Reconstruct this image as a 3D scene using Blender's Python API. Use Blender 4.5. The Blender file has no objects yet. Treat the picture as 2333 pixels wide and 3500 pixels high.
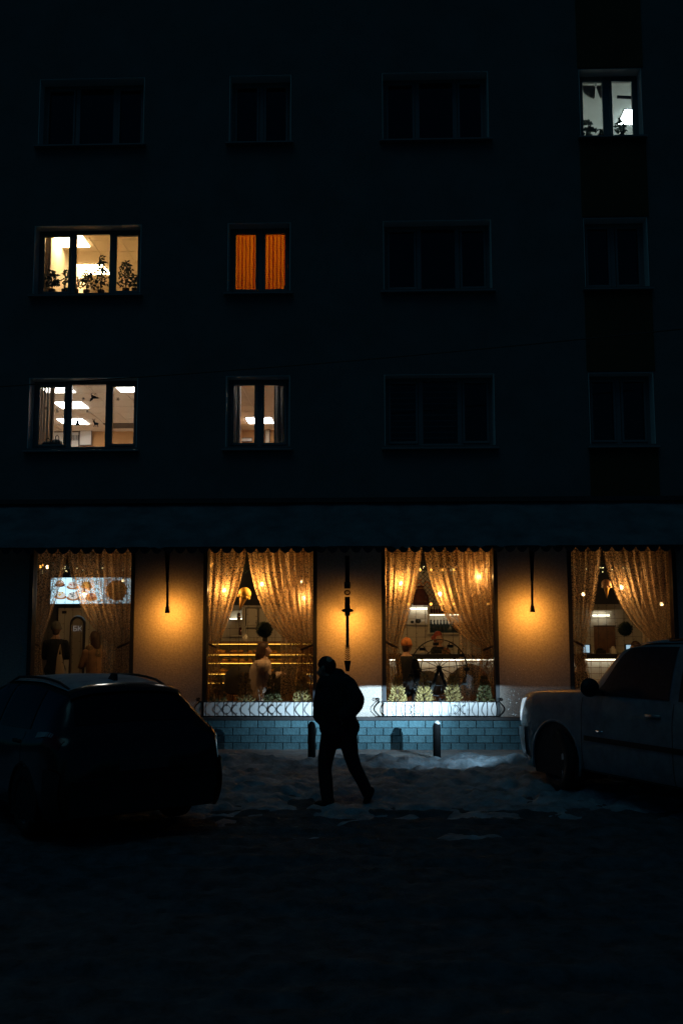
import bpy, bmesh, math, random
from mathutils import Vector, Matrix, noise as mn
R = math.radians
random.seed(7)
C = bpy.context.scene.collection
sc = bpy.context.scene

# ------------------------------------------------------------------ camera, sky, added fill light, exposure
PITCH, YAW, ROLL, CAMH = R(6.8), R(1.7), R(-0.12), 2.0
cam_d = bpy.data.cameras.new('camera'); cam_d.sensor_fit = 'HORIZONTAL'; cam_d.sensor_width = 24; cam_d.lens = 35
cam_d.clip_end = 600
cam = bpy.data.objects.new('camera', cam_d); C.objects.link(cam)
RM = (Matrix.Rotation(YAW, 3, 'Z') @ Matrix.Rotation(math.pi/2 + PITCH, 3, 'X') @ Matrix.Rotation(ROLL, 3, 'Z'))
cam.matrix_world = Matrix.Translation((0, 0, CAMH)) @ RM.to_4x4()
sc.camera = cam
world = bpy.data.worlds.new('World'); sc.world = world; world.use_nodes = True
wn = world.node_tree.nodes; wl = world.node_tree.links
sky = wn.new('ShaderNodeTexSky'); sky.sky_type = 'NISHITA'; sky.sun_disc = False
FILL_EL, FILL_AZ = R(66), R(205)
sky.sun_elevation = FILL_EL; sky.sun_rotation = FILL_AZ; sky.ozone_density = 6.0; sky.air_density = 1.2
tint = wn.new('ShaderNodeMix'); tint.data_type = 'RGBA'; tint.blend_type = 'MULTIPLY'
tint.inputs[0].default_value = 1.0; tint.inputs[7].default_value = (0.12, 0.74, 1.0, 1)   # night: only the blue end of the sky is left
wl.new(sky.outputs[0], tint.inputs[6])
bgn = wn['Background']; bgn.inputs[1].default_value = 0.0030
wl.new(tint.outputs[2], bgn.inputs[0])
fill_sun = bpy.data.lights.new('ground_fill', 'SUN'); fill_sun.energy = 0.060; fill_sun.angle = R(40); fill_sun.color = (0.30, 0.82, 1.0)  # no moon known: steep blue lamp added to tint snow and ground
fill_o = bpy.data.objects.new('ground_fill', fill_sun); C.objects.link(fill_o)
md_ = Vector((math.sin(FILL_AZ)*math.cos(FILL_EL), math.cos(FILL_AZ)*math.cos(FILL_EL), math.sin(FILL_EL)))
fill_o.rotation_euler = (-md_).to_track_quat('-Z', 'Y').to_euler(); fill_o.location = (0, -5, 30)
sc.view_settings.view_transform = 'Standard'; sc.view_settings.look = 'None'
sc.view_settings.exposure = 0; sc.view_settings.gamma = 1
sc.render.engine = 'CYCLES'
cy = sc.cycles
cy.use_denoising = True; cy.max_bounces = 8; cy.diffuse_bounces = 4; cy.glossy_bounces = 3; cy.transmission_bounces = 6
cy.transparent_max_bounces = 24; cy.sample_clamp_indirect = 4.0; cy.caustics_reflective = False; cy.caustics_refractive = False

FPX = 35/24*2333
def ray(px, py):
    return RM @ Vector(((px-1166.5)/FPX, (1750-py)/FPX, -1))
def P(px, py, Y):                       # the point of the plane y = Y that the photograph shows at (px, py)
    d = ray(px, py); t = Y/d.y
    return Vector((d.x*t, Y, CAMH + d.z*t))
def PZ(px, py, z=0.0):                  # the same on a horizontal plane
    d = ray(px, py); t = (z-CAMH)/d.z
    return Vector((d.x*t, d.y*t, z))
W = 17.2                                # facade plane
def PX(px, Y=W, py=2200): return P(px, py, Y).x
def PH(py, Y=W, px=1166): return P(px, py, Y).z

# ------------------------------------------------------------------ materials
def mat(name, col, rough=.6, metal=0, var=0, scale=6, bump=0, bscale=60, emit=None, estr=0, var2=None, spec=.5, detail=4, coat=0):
    m = bpy.data.materials.new(name); m.use_nodes = True
    nt = m.node_tree; n = nt.nodes; l = nt.links; b = n['Principled BSDF']
    b.inputs['Roughness'].default_value = rough; b.inputs['Metallic'].default_value = metal
    b.inputs['Specular IOR Level'].default_value = spec
    if coat: b.inputs['Coat Weight'].default_value = coat; b.inputs['Coat Roughness'].default_value = .08
    c4 = (*col, 1); b.inputs['Base Color'].default_value = c4
    if var or bump:
        tc = n.new('ShaderNodeTexCoord')
    if var:
        nz = n.new('ShaderNodeTexNoise'); nz.inputs['Scale'].default_value = scale; nz.inputs['Detail'].default_value = detail
        nz.inputs['Roughness'].default_value = .65
        l.new(tc.outputs['Object'], nz.inputs['Vector'])
        rp = n.new('ShaderNodeValToRGB'); rp.color_ramp.elements[0].position = .3; rp.color_ramp.elements[1].position = .7
        c2 = var2 or tuple(max(0, x*(1-var)) for x in col)
        rp.color_ramp.elements[0].color = (*c2, 1); rp.color_ramp.elements[1].color = (*[min(1, x*(1+var*.5)) for x in col], 1)
        l.new(nz.outputs[0], rp.inputs[0]); l.new(rp.outputs[0], b.inputs['Base Color'])
    if bump:
        nb = n.new('ShaderNodeTexNoise'); nb.inputs['Scale'].default_value = bscale; nb.inputs['Detail'].default_value = 3
        l.new(tc.outputs['Object'], nb.inputs['Vector'])
        bp = n.new('ShaderNodeBump'); bp.inputs['Strength'].default_value = bump; bp.inputs['Distance'].default_value = .02
        l.new(nb.outputs[0], bp.inputs['Height']); l.new(bp.outputs[0], b.inputs['Normal'])
    if emit:
        b.inputs['Emission Color'].default_value = (*emit, 1); b.inputs['Emission Strength'].default_value = estr
    return m
def glass_mat(name, tint=(1, 1, 1), refl=1.0):
    m = bpy.data.materials.new(name); m.use_nodes = True
    nt = m.node_tree; n = nt.nodes; l = nt.links; n.remove(n['Principled BSDF'])
    t = n.new('ShaderNodeBsdfTransparent'); t.inputs[0].default_value = (*tint, 1)
    g = n.new('ShaderNodeBsdfGlossy'); g.inputs['Roughness'].default_value = .03; g.inputs[0].default_value = (refl, refl, refl, 1)
    f = n.new('ShaderNodeFresnel'); f.inputs[0].default_value = 1.45
    x = n.new('ShaderNodeMixShader'); l.new(f.outputs[0], x.inputs[0]); l.new(t.outputs[0], x.inputs[1]); l.new(g.outputs[0], x.inputs[2])
    l.new(x.outputs[0], n['Material Output'].inputs[0])
    return m
def sheer_mat(name, col, open_=.4, lace=90, trans=.75, spread=.28):
    """woven sheer: holes (transparent) in a cloth that lets light through; a lace figure thins and thickens the weave"""
    m = bpy.data.materials.new(name); m.use_nodes = True
    nt = m.node_tree; n = nt.nodes; l = nt.links; n.remove(n['Principled BSDF'])
    tc = n.new('ShaderNodeTexCoord')
    vo = n.new('ShaderNodeTexNoise'); vo.inputs['Scale'].default_value = lace; vo.inputs['Detail'].default_value = 1.5
    l.new(tc.outputs['Object'], vo.inputs['Vector'])
    rp = n.new('ShaderNodeMapRange'); rp.inputs[1].default_value = .4; rp.inputs[2].default_value = .6
    rp.inputs[3].default_value = max(0, open_-spread); rp.inputs[4].default_value = max(0, min(1, open_+spread))
    l.new(vo.outputs[0], rp.inputs[0])
    d = n.new('ShaderNodeBsdfDiffuse'); d.inputs[0].default_value = (*col, 1)
    tl = n.new('ShaderNodeBsdfTranslucent'); tl.inputs[0].default_value = (*col, 1)
    a = n.new('ShaderNodeMixShader'); a.inputs[0].default_value = trans
    l.new(d.outputs[0], a.inputs[1]); l.new(tl.outputs[0], a.inputs[2])
    tr = n.new('ShaderNodeBsdfTransparent')
    x = n.new('ShaderNodeMixShader'); l.new(rp.outputs[0], x.inputs[0]); l.new(a.outputs[0], x.inputs[1]); l.new(tr.outputs[0], x.inputs[2])
    l.new(x.outputs[0], n['Material Output'].inputs[0])
    return m
M = {}
def dm(key, *a, **k): M[key] = mat(key, *a, **k)
dm('plaster', (.155, .165, .17), .9, var=.18, scale=1.3, bump=.35, bscale=45)
dm('shop_plaster', (.52, .47, .43), .9, var=.3, scale=34, bump=.7, bscale=55, detail=6)
dm('ochre', (.11, .062, .028), .9, var=.2, scale=2, bump=.3, bscale=45)
dm('ledge', (.05, .05, .055), .7, var=.3)
dm('block', (.11, .25, .31), .85, var=.35, scale=16, bump=.8, bscale=40)
dm('block_b', (.085, .205, .26), .85, var=.35, scale=16, bump=.8, bscale=40)
dm('mortar', (.10, .12, .13), .95)
dm('pvc', (.22, .235, .245), .4, var=.06, scale=3)
dm('reveal', (.88, .87, .84), .85)
dm('pvc_dark', (.16, .18, .20), .45)
dm('shop_frame', (.025, .03, .04), .4)
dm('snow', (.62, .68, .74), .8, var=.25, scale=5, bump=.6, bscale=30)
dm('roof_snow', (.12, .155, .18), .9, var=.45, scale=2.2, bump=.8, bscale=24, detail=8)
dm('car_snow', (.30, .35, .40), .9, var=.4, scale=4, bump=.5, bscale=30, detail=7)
dm('bluecast_dirty_snow', (.28, .36, .43), .85, var=.6, scale=3.2, bump=.8, bscale=22, var2=(.08, .11, .13), detail=9)  # blue cast of the night light mixed into the colour; dark patches are dirt
dm('road', (.075, .100, .118), .95, spec=.12, var=.6, scale=5, bump=.9, bscale=26, detail=8)
dm('pavement', (.36, .37, .38), .85, var=.35, scale=4, bump=.6, bscale=35, detail=8)
dm('awning', (.05, .07, .09), .8, var=.2)
dm('black_metal', (.015, .015, .018), .35, .6)
dm('iron', (.006, .007, .009), .8, 0, spec=.15)
dm('toy_metal', (.05, .05, .05), .6, .2, var=.3)
dm('bronze', (.22, .14, .07), .35, .7, var=.4, scale=30)
dm('white_box', (.82, .83, .85), .45, var=.05)
dm('soil', (.05, .04, .03), .95)
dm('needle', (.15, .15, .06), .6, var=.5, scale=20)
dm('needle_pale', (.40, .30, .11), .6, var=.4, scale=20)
dm('bark', (.07, .05, .035), .9)
dm('leaf', (.04, .065, .035), .5, var=.4, scale=14)
dm('moss', (.03, .05, .025), .9, var=.5, scale=30)
dm('dark_cloth', (.010, .012, .016), .9, var=.3, scale=8, bump=.3, bscale=30)
dm('tie_cloth', (.10, .07, .05), .9)
dm('trouser', (.009, .011, .015), .9, var=.3, scale=9)
dm('boot', (.006, .006, .007), .6)
dm('skin', (.42, .26, .19), .6)
dm('hair_brown', (.045, .02, .012), .6, var=.4, scale=40)
dm('hair_red', (.35, .06, .03), .55, var=.4, scale=40)
dm('orange_knit', (.55, .20, .06), .9, var=.3, scale=40)
dm('grey_knit', (.10, .10, .10), .9)
dm('hoodie', (.55, .44, .38), .9, var=.15)
dm('tan_coat', (.26, .15, .09), .9, var=.25)
dm('leopard', (.22, .16, .10), .9, var=.8, scale=35, var2=(.03, .02, .015))
dm('tote', (.50, .42, .32), .9)
dm('carblack', (.008, .009, .012), .22, .2, coat=.6)
dm('carsilver', (.27, .30, .33), .42, .1, var=.35, scale=5, coat=.5)
dm('chrome', (.7, .72, .75), .15, 1)
dm('plastic', (.012, .012, .014), .6)
dm('tyre', (.012, .012, .013), .85, bump=.4, bscale=40)
dm('rim', (.28, .30, .32), .4, .5)
dm('tail_red', (.10, .006, .006), .2)
dm('car_glass', (.004, .005, .007), .06, 0)
dm('frost_glass', (.02, .025, .035), .5, var=.9, scale=26, detail=7)
dm('plate', (.05, .05, .055), .7)
dm('cafe_wall', (.30, .28, .26), .7, var=.1)
dm('cafe_dark', (.035, .03, .028), .8)
dm('cafe_tile', (.62, .61, .58), .3, var=.12, scale=3)
dm('cafe_floor', (.10, .07, .05), .5, var=.3)
dm('wood', (.20, .10, .05), .6, var=.4, scale=8)
dm('cabinet', (.66, .65, .62), .5)
dm('counter_black', (.02, .018, .017), .3)
dm('bottle_dark', (.02, .035, .04), .1)
dm('bottle_brown', (.10, .03, .012), .1)
dm('bread', (.52, .26, .07), .7, var=.4, scale=25)
dm('cone', (.60, .34, .08), .6, var=.3, scale=30)
dm('scoop', (.80, .52, .08), .5)
dm('scoop_b', (.62, .38, .22), .5)
dm('sign_orange', (.65, .24, .06), .5)
dm('sign_white', (.7, .7, .68), .6, emit=(.8, .85, .9), estr=.1)  # letters are no lamp; a faint glow is put into their white
dm('sack', (.14, .035, .02), .8, var=.4, scale=8)
dm('off_white', (.70, .66, .58), .85, var=.05)
dm('off_warm', (.46, .38, .27), .85, var=.04)
dm('off_orange', (.62, .36, .16), .85)
dm('ceil_tile', (.70, .63, .56), .9, var=.10, scale=28)
dm('ceil_warm', (.88, .76, .56), .9, var=.06, scale=20)
dm('grey_room', (.55, .57, .55), .9, var=.06)
dm('off_floor', (.74, .66, .55), .6)
dm('panel_cool', (.9, .9, .9), .5, emit=(1, .93, .84), estr=18)
dm('panel_warm', (.9, .9, .9), .5, emit=(1, .70, .36), estr=46)
dm('panel_dim', (.9, .9, .9), .5, emit=(1, .75, .4), estr=9)
dm('panel_white', (.9, .9, .9), .5, emit=(.80, .97, 1), estr=46)
dm('vent', (.12, .10, .09), .7)
dm('paper', (.75, .76, .76), .8)
dm('sticker', (.03, .05, .08), .6)
dm('sticker_w', (.7, .68, .66), .6)
dm('bag', (.02, .03, .028), .6)
dm('led', (.9, .6, .2), .5, emit=(1, .47, .06), estr=5)
dm('led_pale', (.9, .8, .6), .5, emit=(1, .88, .62), estr=6)
dm('bulb_small', (1, .6, .2), .4, emit=(1, .40, .06), estr=4)
dm('fairy', (.9, .9, .6), .4, emit=(1, .85, .40), estr=2.2)
dm('wire', (.02, .018, .015), .6)
dm('screen', (.5, .6, .65), .4, emit=(.50, .80, .95), estr=1.5)
dm('tablet', (.5, .6, .65), .4, emit=(.45, .75, .95), estr=.7)
dm('cake_tan', (.4, .2, .1), .6, emit=(.55, .26, .12), estr=.55)
dm('cake_white', (.6, .6, .6), .6, emit=(.85, .86, .84), estr=.75)
dm('cake_red', (.4, .05, .04), .6, emit=(.45, .10, .08), estr=.5)
dm('cake_yellow', (.4, .3, .05), .6, emit=(.75, .5, .08), estr=.6)
dm('cake_blue', (.03, .1, .12), .6, emit=(.03, .10, .13), estr=.5)
dm('cake_dark', (.1, .03, .04), .6, emit=(.12, .04, .05), estr=.5)
dm('headlamp', (.7, .75, .8), .1, emit=(.65, .85, 1), estr=.55)
dm('flake', (.85, .88, .92), .6)
dm('orange_blind', (.75, .24, .03), .8)
dm('fan_shade', (.30, .27, .22), .8)
dm('curtain_grey', (.40, .38, .35), .9)
dm('curtain_beige', (.62, .50, .38), .9)
def glow_mat(name, col, strength):
    """a clear glass bulb glowing all over: emits, and lets the light of its filament out"""
    m = bpy.data.materials.new(name); m.use_nodes = True
    n = m.node_tree.nodes; l = m.node_tree.links; n.remove(n['Principled BSDF'])
    t = n.new('ShaderNodeBsdfTransparent'); e = n.new('ShaderNodeEmission'); e.inputs[0].default_value = (*col, 1); e.inputs[1].default_value = strength
    a = n.new('ShaderNodeAddShader'); l.new(t.outputs[0], a.inputs[0]); l.new(e.outputs[0], a.inputs[1]); l.new(a.outputs[0], n['Material Output'].inputs[0])
    return m
M['bulb'] = glow_mat('bulb', (1, .66, .28), 9)
M['glass'] = glass_mat('glass', (.97, .98, .98))
M['case_glass'] = glass_mat('case_glass', (.93, .95, .94), .6)
M['sheer'] = sheer_mat('sheer', (.68, .46, .24), .32, 42, .8, .38)
M['sheer_dim'] = sheer_mat('sheer_dim', (.55, .40, .27), .37, 42, .7, .38)
M['blind_glow'] = sheer_mat('blind_glow', (.80, .44, .012), -.28, 5, .9)

# ------------------------------------------------------------------ mesh helpers
class MB:
    def __init__(s): s.v = []; s.f = []
    def add(s, vs, fs):
        o = len(s.v); s.v += [tuple(x) for x in vs]; s.f += [tuple(i+o for i in f) for f in fs]; return s
    def box(s, x0, x1, y0, y1, z0, z1):
        v = [(x, y, z) for x in (x0, x1) for y in (y0, y1) for z in (z0, z1)]
        return s.add(v, [(0, 1, 3, 2), (4, 6, 7, 5), (0, 4, 5, 1), (2, 3, 7, 6), (0, 2, 6, 4), (1, 5, 7, 3)])
    def quad(s, a, b, c, d): return s.add([a, b, c, d], [(0, 1, 2, 3)])
    def tube(s, pts, r, n=6, cap=True):
        pts = [Vector(p) for p in pts]; rs = r if isinstance(r, (list, tuple)) else [r]*len(pts)
        vs = []; prev = None
        for i, p in enumerate(pts):
            t = (pts[min(i+1, len(pts)-1)] - pts[max(i-1, 0)]).normalized()
            if prev is None:
                a = t.orthogonal().normalized()
            else:
                a = (prev - t*prev.dot(t)); a = a.normalized() if a.length > 1e-6 else t.orthogonal().normalized()
            prev = a; b = t.cross(a)
            vs += [p + (a*math.cos(k*2*math.pi/n) + b*math.sin(k*2*math.pi/n))*rs[i] for k in range(n)]
        fs = [(i*n+k, i*n+(k+1) % n, (i+1)*n+(k+1) % n, (i+1)*n+k) for i in range(len(pts)-1) for k in range(n)]
        if cap: fs += [tuple(range(n-1, -1, -1)), tuple(range((len(pts)-1)*n, len(pts)*n))]
        return s.add(vs, fs)
    def lathe(s, prof, c=(0, 0, 0), n=16):
        vs = []
        for r, z in prof: vs += [(c[0]+r*math.cos(k*2*math.pi/n), c[1]+r*math.sin(k*2*math.pi/n), c[2]+z) for k in range(n)]
        m = len(prof)
        fs = [(i*n+k, i*n+(k+1) % n, (i+1)*n+(k+1) % n, (i+1)*n+k) for i in range(m-1) for k in range(n)]
        fs += [tuple(range(n-1, -1, -1)), tuple(range((m-1)*n, m*n))]
        return s.add(vs, fs)
    def ball(s, c, r, n=10, m=7, sq=(1, 1, 1), wob=0):
        vs = []; fs = []
        for i in range(m+1):
            a = math.pi*i/m
            for k in range(n):
                b = 2*math.pi*k/n; q = 1+wob*mn.noise(Vector((math.cos(b)*2, math.sin(b)*2, i*.7)) + Vector(c)*3) if wob else 1
                vs.append((c[0]+r*q*sq[0]*math.sin(a)*math.cos(b), c[1]+r*q*sq[1]*math.sin(a)*math.sin(b), c[2]+r*q*sq[2]*math.cos(a)))
        for i in range(m):
            for k in range(n): fs.append((i*n+k, (i+1)*n+k, (i+1)*n+(k+1) % n, i*n+(k+1) % n))
        return s.add(vs, fs)
    def prism(s, poly, y0, y1):              # polygon in x,z, extruded along y
        n = len(poly)
        v = [(x, y0, z) for x, z in poly] + [(x, y1, z) for x, z in poly]
        return s.add(v, [tuple(range(n)), tuple(range(2*n-1, n-1, -1))] + [(i, i+n, (i+1) % n+n, (i+1) % n) for i in range(n)])
    def mesh(s, name, smooth=False):
        me = bpy.data.meshes.new(name); me.from_pydata(s.v, [], s.f); me.update()
        b = bmesh.new(); b.from_mesh(me); bmesh.ops.recalc_face_normals(b, faces=b.faces); b.to_mesh(me); b.free()
        if smooth: me.polygons.foreach_set('use_smooth', [True]*len(me.polygons))
        return me
    def build(s, name, m, parent=None, smooth=False, bevel=0):
        o = obj(name, s.mesh(name, smooth), m, parent)
        if bevel: bev(o, bevel)
        return o
def bev(o, w, seg=2):
    md = o.modifiers.new('bevel', 'BEVEL'); md.width = w; md.segments = seg; md.limit_method = 'ANGLE'
def obj(name, me, m, parent=None):
    """a mesh object with world coordinates; under a parent it keeps them"""
    o = bpy.data.objects.new(name, me); C.objects.link(o)
    if m is not None and not me.materials: me.materials.append(M[m] if isinstance(m, str) else m)
    if parent is not None:
        o.parent = parent; o.matrix_parent_inverse = wmat(parent).inverted()
    return o
def wmat(o):
    b = o.matrix_basis
    return b if o.parent is None else wmat(o.parent) @ o.matrix_parent_inverse @ b
def tag(o, label=None, cat=None, group=None, kind=None):
    if label: o['label'] = label
    if cat: o['category'] = cat
    if group: o['group'] = group
    if kind: o['kind'] = kind
    return o
def thing(name, label, cat, loc=(0, 0, 0), group=None, rz=0):
    o = bpy.data.objects.new(name, None); C.objects.link(o); o.location = loc; o.rotation_euler = (0, 0, rz)
    o.empty_display_size = .1
    o.matrix_basis = Matrix.Translation(loc) @ Matrix.Rotation(rz, 4, 'Z')
    return tag(o, label, cat, group)
def local(name, me, m, parent, loc=(0, 0, 0), rz=0, scale=None):
    """a part with local coordinates (shared mesh data)"""
    o = bpy.data.objects.new(name, me); C.objects.link(o)
    if m is not None and not me.materials: me.materials.append(M[m])
    o.parent = parent; o.location = loc; o.rotation_euler = (0, 0, rz)
    if scale: o.scale = scale
    return o
def structure(name, mb, m, parent=None, **k):
    o = mb.build(name, m, parent, **k); o['kind'] = 'structure'; return o
def add_light(name, typ, loc, energy, color, radius=.03, target=None, parent=None, size=None, blend=1, nodes=None):
    L = bpy.data.lights.new(name, typ); L.energy = energy; L.color = color; L.shadow_soft_size = radius
    if typ == 'SPOT': L.spot_size = size; L.spot_blend = blend
    o = bpy.data.objects.new(name, L); C.objects.link(o); o.location = loc
    if target is not None: o.rotation_euler = (Vector(target)-Vector(loc)).to_track_quat('-Z', 'Y').to_euler()
    if parent is not None:
        o.matrix_basis = Matrix.Translation(loc) @ o.rotation_euler.to_matrix().to_4x4()
        o.parent = parent; o.matrix_parent_inverse = wmat(parent).inverted()
    return o

# ------------------------------------------------------------------ ground
def fbm(x, y, s, o=4, z=0.0):
    return mn.fractal(Vector((x*s, y*s, z)), 1.0, 2.0, o)
def ground_grid(x0, x1, y0, y1, st, hfun):
    nx = int((x1-x0)/st)+1; ny = int((y1-y0)/st)+1
    vs = []; fs = []
    for j in range(ny):
        y = y0+(y1-y0)*j/(ny-1)
        for i in range(nx):
            x = x0+(x1-x0)*i/(nx-1); vs.append((x, y, hfun(x, y)))
    for j in range(ny-1):
        for i in range(nx-1): fs.append((j*nx+i, j*nx+i+1, (j+1)*nx+i+1, (j+1)*nx+i))
    return MB().add(vs, fs)
g = MB(); g.quad((-150, -150, -.06), (150, -150, -.06), (150, 60, -.06), (-150, 60, -.06))
structure('ground', g, 'road')
def road_h(x, y):
    w = y + .18*mn.noise(Vector((x*.22, 1.7, 3)))
    rut = 0
    for c in (6.1, 7.5, 9.0, 10.3, 11.3):
        d = abs(w-c)/.16
        if d < 2.2: rut += -.045*math.exp(-d*d)*(.6+.6*mn.noise(Vector((x*.6, c, 2)))) + .022*math.exp(-(d-1.4)**2*3)
    return .035*fbm(x, y, .9, 3) + .035*fbm(x, y*1.6, 4, 4) + .016*mn.noise(Vector((x*11, y*14, 3))) + rut - .03
structure('road', ground_grid(-9, 9, 2.2, 14.2, .055, road_h), 'road', smooth=True)
_fr = random.Random(21); FOOT = [(_fr.uniform(-3.2, 2.6), _fr.uniform(11.6, 14.9)) for _ in range(70)]
def pile(x, y):
    ridge = 15.05 + .25*mn.noise(Vector((x*.5, 3.1, 0)))
    a = math.exp(-((y-ridge)/.42)**2)*(.11+.10*mn.noise(Vector((x*.9, 8.2, 1))))
    b = math.exp(-((y-13.6)/1.5)**2)*(.07+.06*mn.noise(Vector((x*.8, y*.9, 4))))
    for bx, by, hh, rr in ((-.62, 15.72, .12, .28), (1.42, 15.70, .13, .34)):
        a += hh*math.exp(-((x-bx)**2+(y-by)**2)/rr**2)
    lump = abs(mn.noise(Vector((x*2.6, y*2.6, 9))))*.14 + .10*fbm(x, y, 5, 4) + .03*abs(mn.noise(Vector((x*11, y*11, 1))))
    e = max(0, min(1, (15.6-y)/.5))*max(0, min(1, (y-11.1)/1.0))
    edge = max(0, 12.1+1.5*mn.noise(Vector((x*.6, 5, 2)))+1.5*mn.noise(Vector((x*1.7, y*1.9, 6)))+.9*mn.noise(Vector((x*6, y*7, 6)))-y)*.05
    for fx, fy in FOOT: 
        dd = ((x-fx)/.07)**2+((y-fy)/.15)**2
        if dd < 6: a -= .05*math.exp(-dd)
    return max(0, a+b) + lump*e*(.45+a) - edge - .012 + .012*fbm(x, y, 9, 2)
tag(structure('snow_bank', ground_grid(-9, 9, 9.6, 16.1, .044, pile), 'bluecast_dirty_snow', smooth=True), kind='stuff', label='trodden ridge of dirty snow between parking bays and pavement', cat='snow')
structure('pavement', ground_grid(-9, 9, 15.6, 17.19, .06, lambda x, y: .012+.010*fbm(x, y, 6, 3)), 'pavement', smooth=True)

# ------------------------------------------------------------------ the building
Z_PL = PH(2450)                                   # top of the block plinth
Z_LEDGE = PH(1715)
ZT1, ZB1 = PH(1281), PH(1524)
ST = PH(756) - ZT1                                # storey height
TOP = 15.2
cols = [(PX(96, W, 1412), PX(469, W, 1412), 3), (PX(771, W, 1400), PX(990, W, 1400), 2),
        (PX(1313, W, 1400), PX(1690, W, 1400), 3), (PX(2013, W, 1400), PX(2236, W, 1400), 2)]
shops = [(PX(93), PX(457)), (PX(692), PX(1083)), (PX(1304), PX(1704)), (PX(1944), PX(2320))]
Z_SHT = 3.62                                       # top of shop openings, above the valance
bld = thing('apartment_building', 'dark plastered apartment block with three rows of windows above a lit cafe', 'building', (0, W, 0))
def holed_wall(x0, x1, z0, z1, holes, y0, y1):
    """a wall slab with rectangular holes, reveals included"""
    xs = sorted({x0, x1, *[v for h in holes for v in h[:2]]}); zs = sorted({z0, z1, *[v for h in holes for v in h[2:]]})
    m = MB()
    for i in range(len(xs)-1):
        for j in range(len(zs)-1):
            cx, cz = (xs[i]+xs[i+1])/2, (zs[j]+zs[j+1])/2
            if any(h[0] < cx < h[1] and h[2] < cz < h[3] for h in holes): continue
            a, b, c, d = xs[i], xs[i+1], zs[j], zs[j+1]
            m.quad((a, y0, c), (b, y0, c), (b, y0, d), (a, y0, d)); m.quad((a, y1, c), (a, y1, d), (b, y1, d), (b, y1, c))
    for a, b, c, d in holes:
        m.quad((a, y0, c), (a, y0, d), (a, y1, d), (a, y1, c)); m.quad((b, y0, c), (b, y1, c), (b, y1, d), (b, y0, d))
        m.quad((a, y0, d), (b, y0, d), (b, y1, d), (a, y1, d)); m.quad((a, y0, c), (a, y1, c), (b, y1, c), (b, y0, c))
    return m
XL, XR = -9.5, 9.5
up_holes = [(a, b, ZB1+f*ST, ZT1+f*ST) for (a, b, n) in cols for f in range(3)]
holed_wall(XL, XR, Z_LEDGE, TOP, up_holes, W, W+.34).build('upper_wall', 'plaster', bld)
shop_holes = [(a, b, Z_PL+.02, Z_SHT) for a, b in shops]
holed_wall(XL, XR, Z_PL, Z_LEDGE-.002, shop_holes, W, W+.34).build('shop_wall', 'shop_plaster', bld)
MB().box(XL, XR, W-.10, W+.02, Z_LEDGE-.02, Z_LEDGE+.06).build('ledge', 'ledge', bld)
MB().box(XL, XR, W-.16, W+.04, Z_PL-.045, Z_PL).build('plinth_cap', 'ledge', bld)
MB().box(XL, XR, W-.07, W+.34, -.05, Z_PL-.046).build('plinth_core', 'mortar', bld)
MB().box(XL, XL+.2, W+.34, 26, -.05, TOP).box(XR-.2, XR, W+.34, 26, -.05, TOP).box(XL, XR, 26, 26.3, -.05, TOP).box(XL, XR, W, 26, TOP-.25, TOP).build('shell_wall', 'plaster', bld)
# plinth blocks, each a piece
bl, bh = .283, (Z_PL-.05)/4
bm_ = [MB().box(0, bl-.010, -.034, 0, 0, bh-.010).mesh('block') for _ in range(2)]
for k, me in enumerate(bm_): me.materials.append(M['block' if k == 0 else 'block_b'])
for r in range(4):
    x = -6.6 + (r % 2)*bl*.5
    while x < 6.6:
        b = obj('block', random.choice(bm_), None, bld)
        b.location = (x, -.07+random.uniform(-.006, .004), r*bh)
        b.matrix_parent_inverse = Matrix.Identity(4)
        if not any(m.type == 'BEVEL' for m in b.modifiers): bev(b, .008, 1)
        x += bl
# ochre panels between the right-hand windows
a, b, _ = cols[3]
for f in range(-1, 3):
    z0 = Z_LEDGE+.065 if f < 0 else ZT1+f*ST+.02
    z1 = ZB1+(f+1)*ST-.06
    p = MB().box(a-.02, b+.03, W-.018, W+.01, z0, z1).build('panel', 'ochre', bld)
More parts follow.
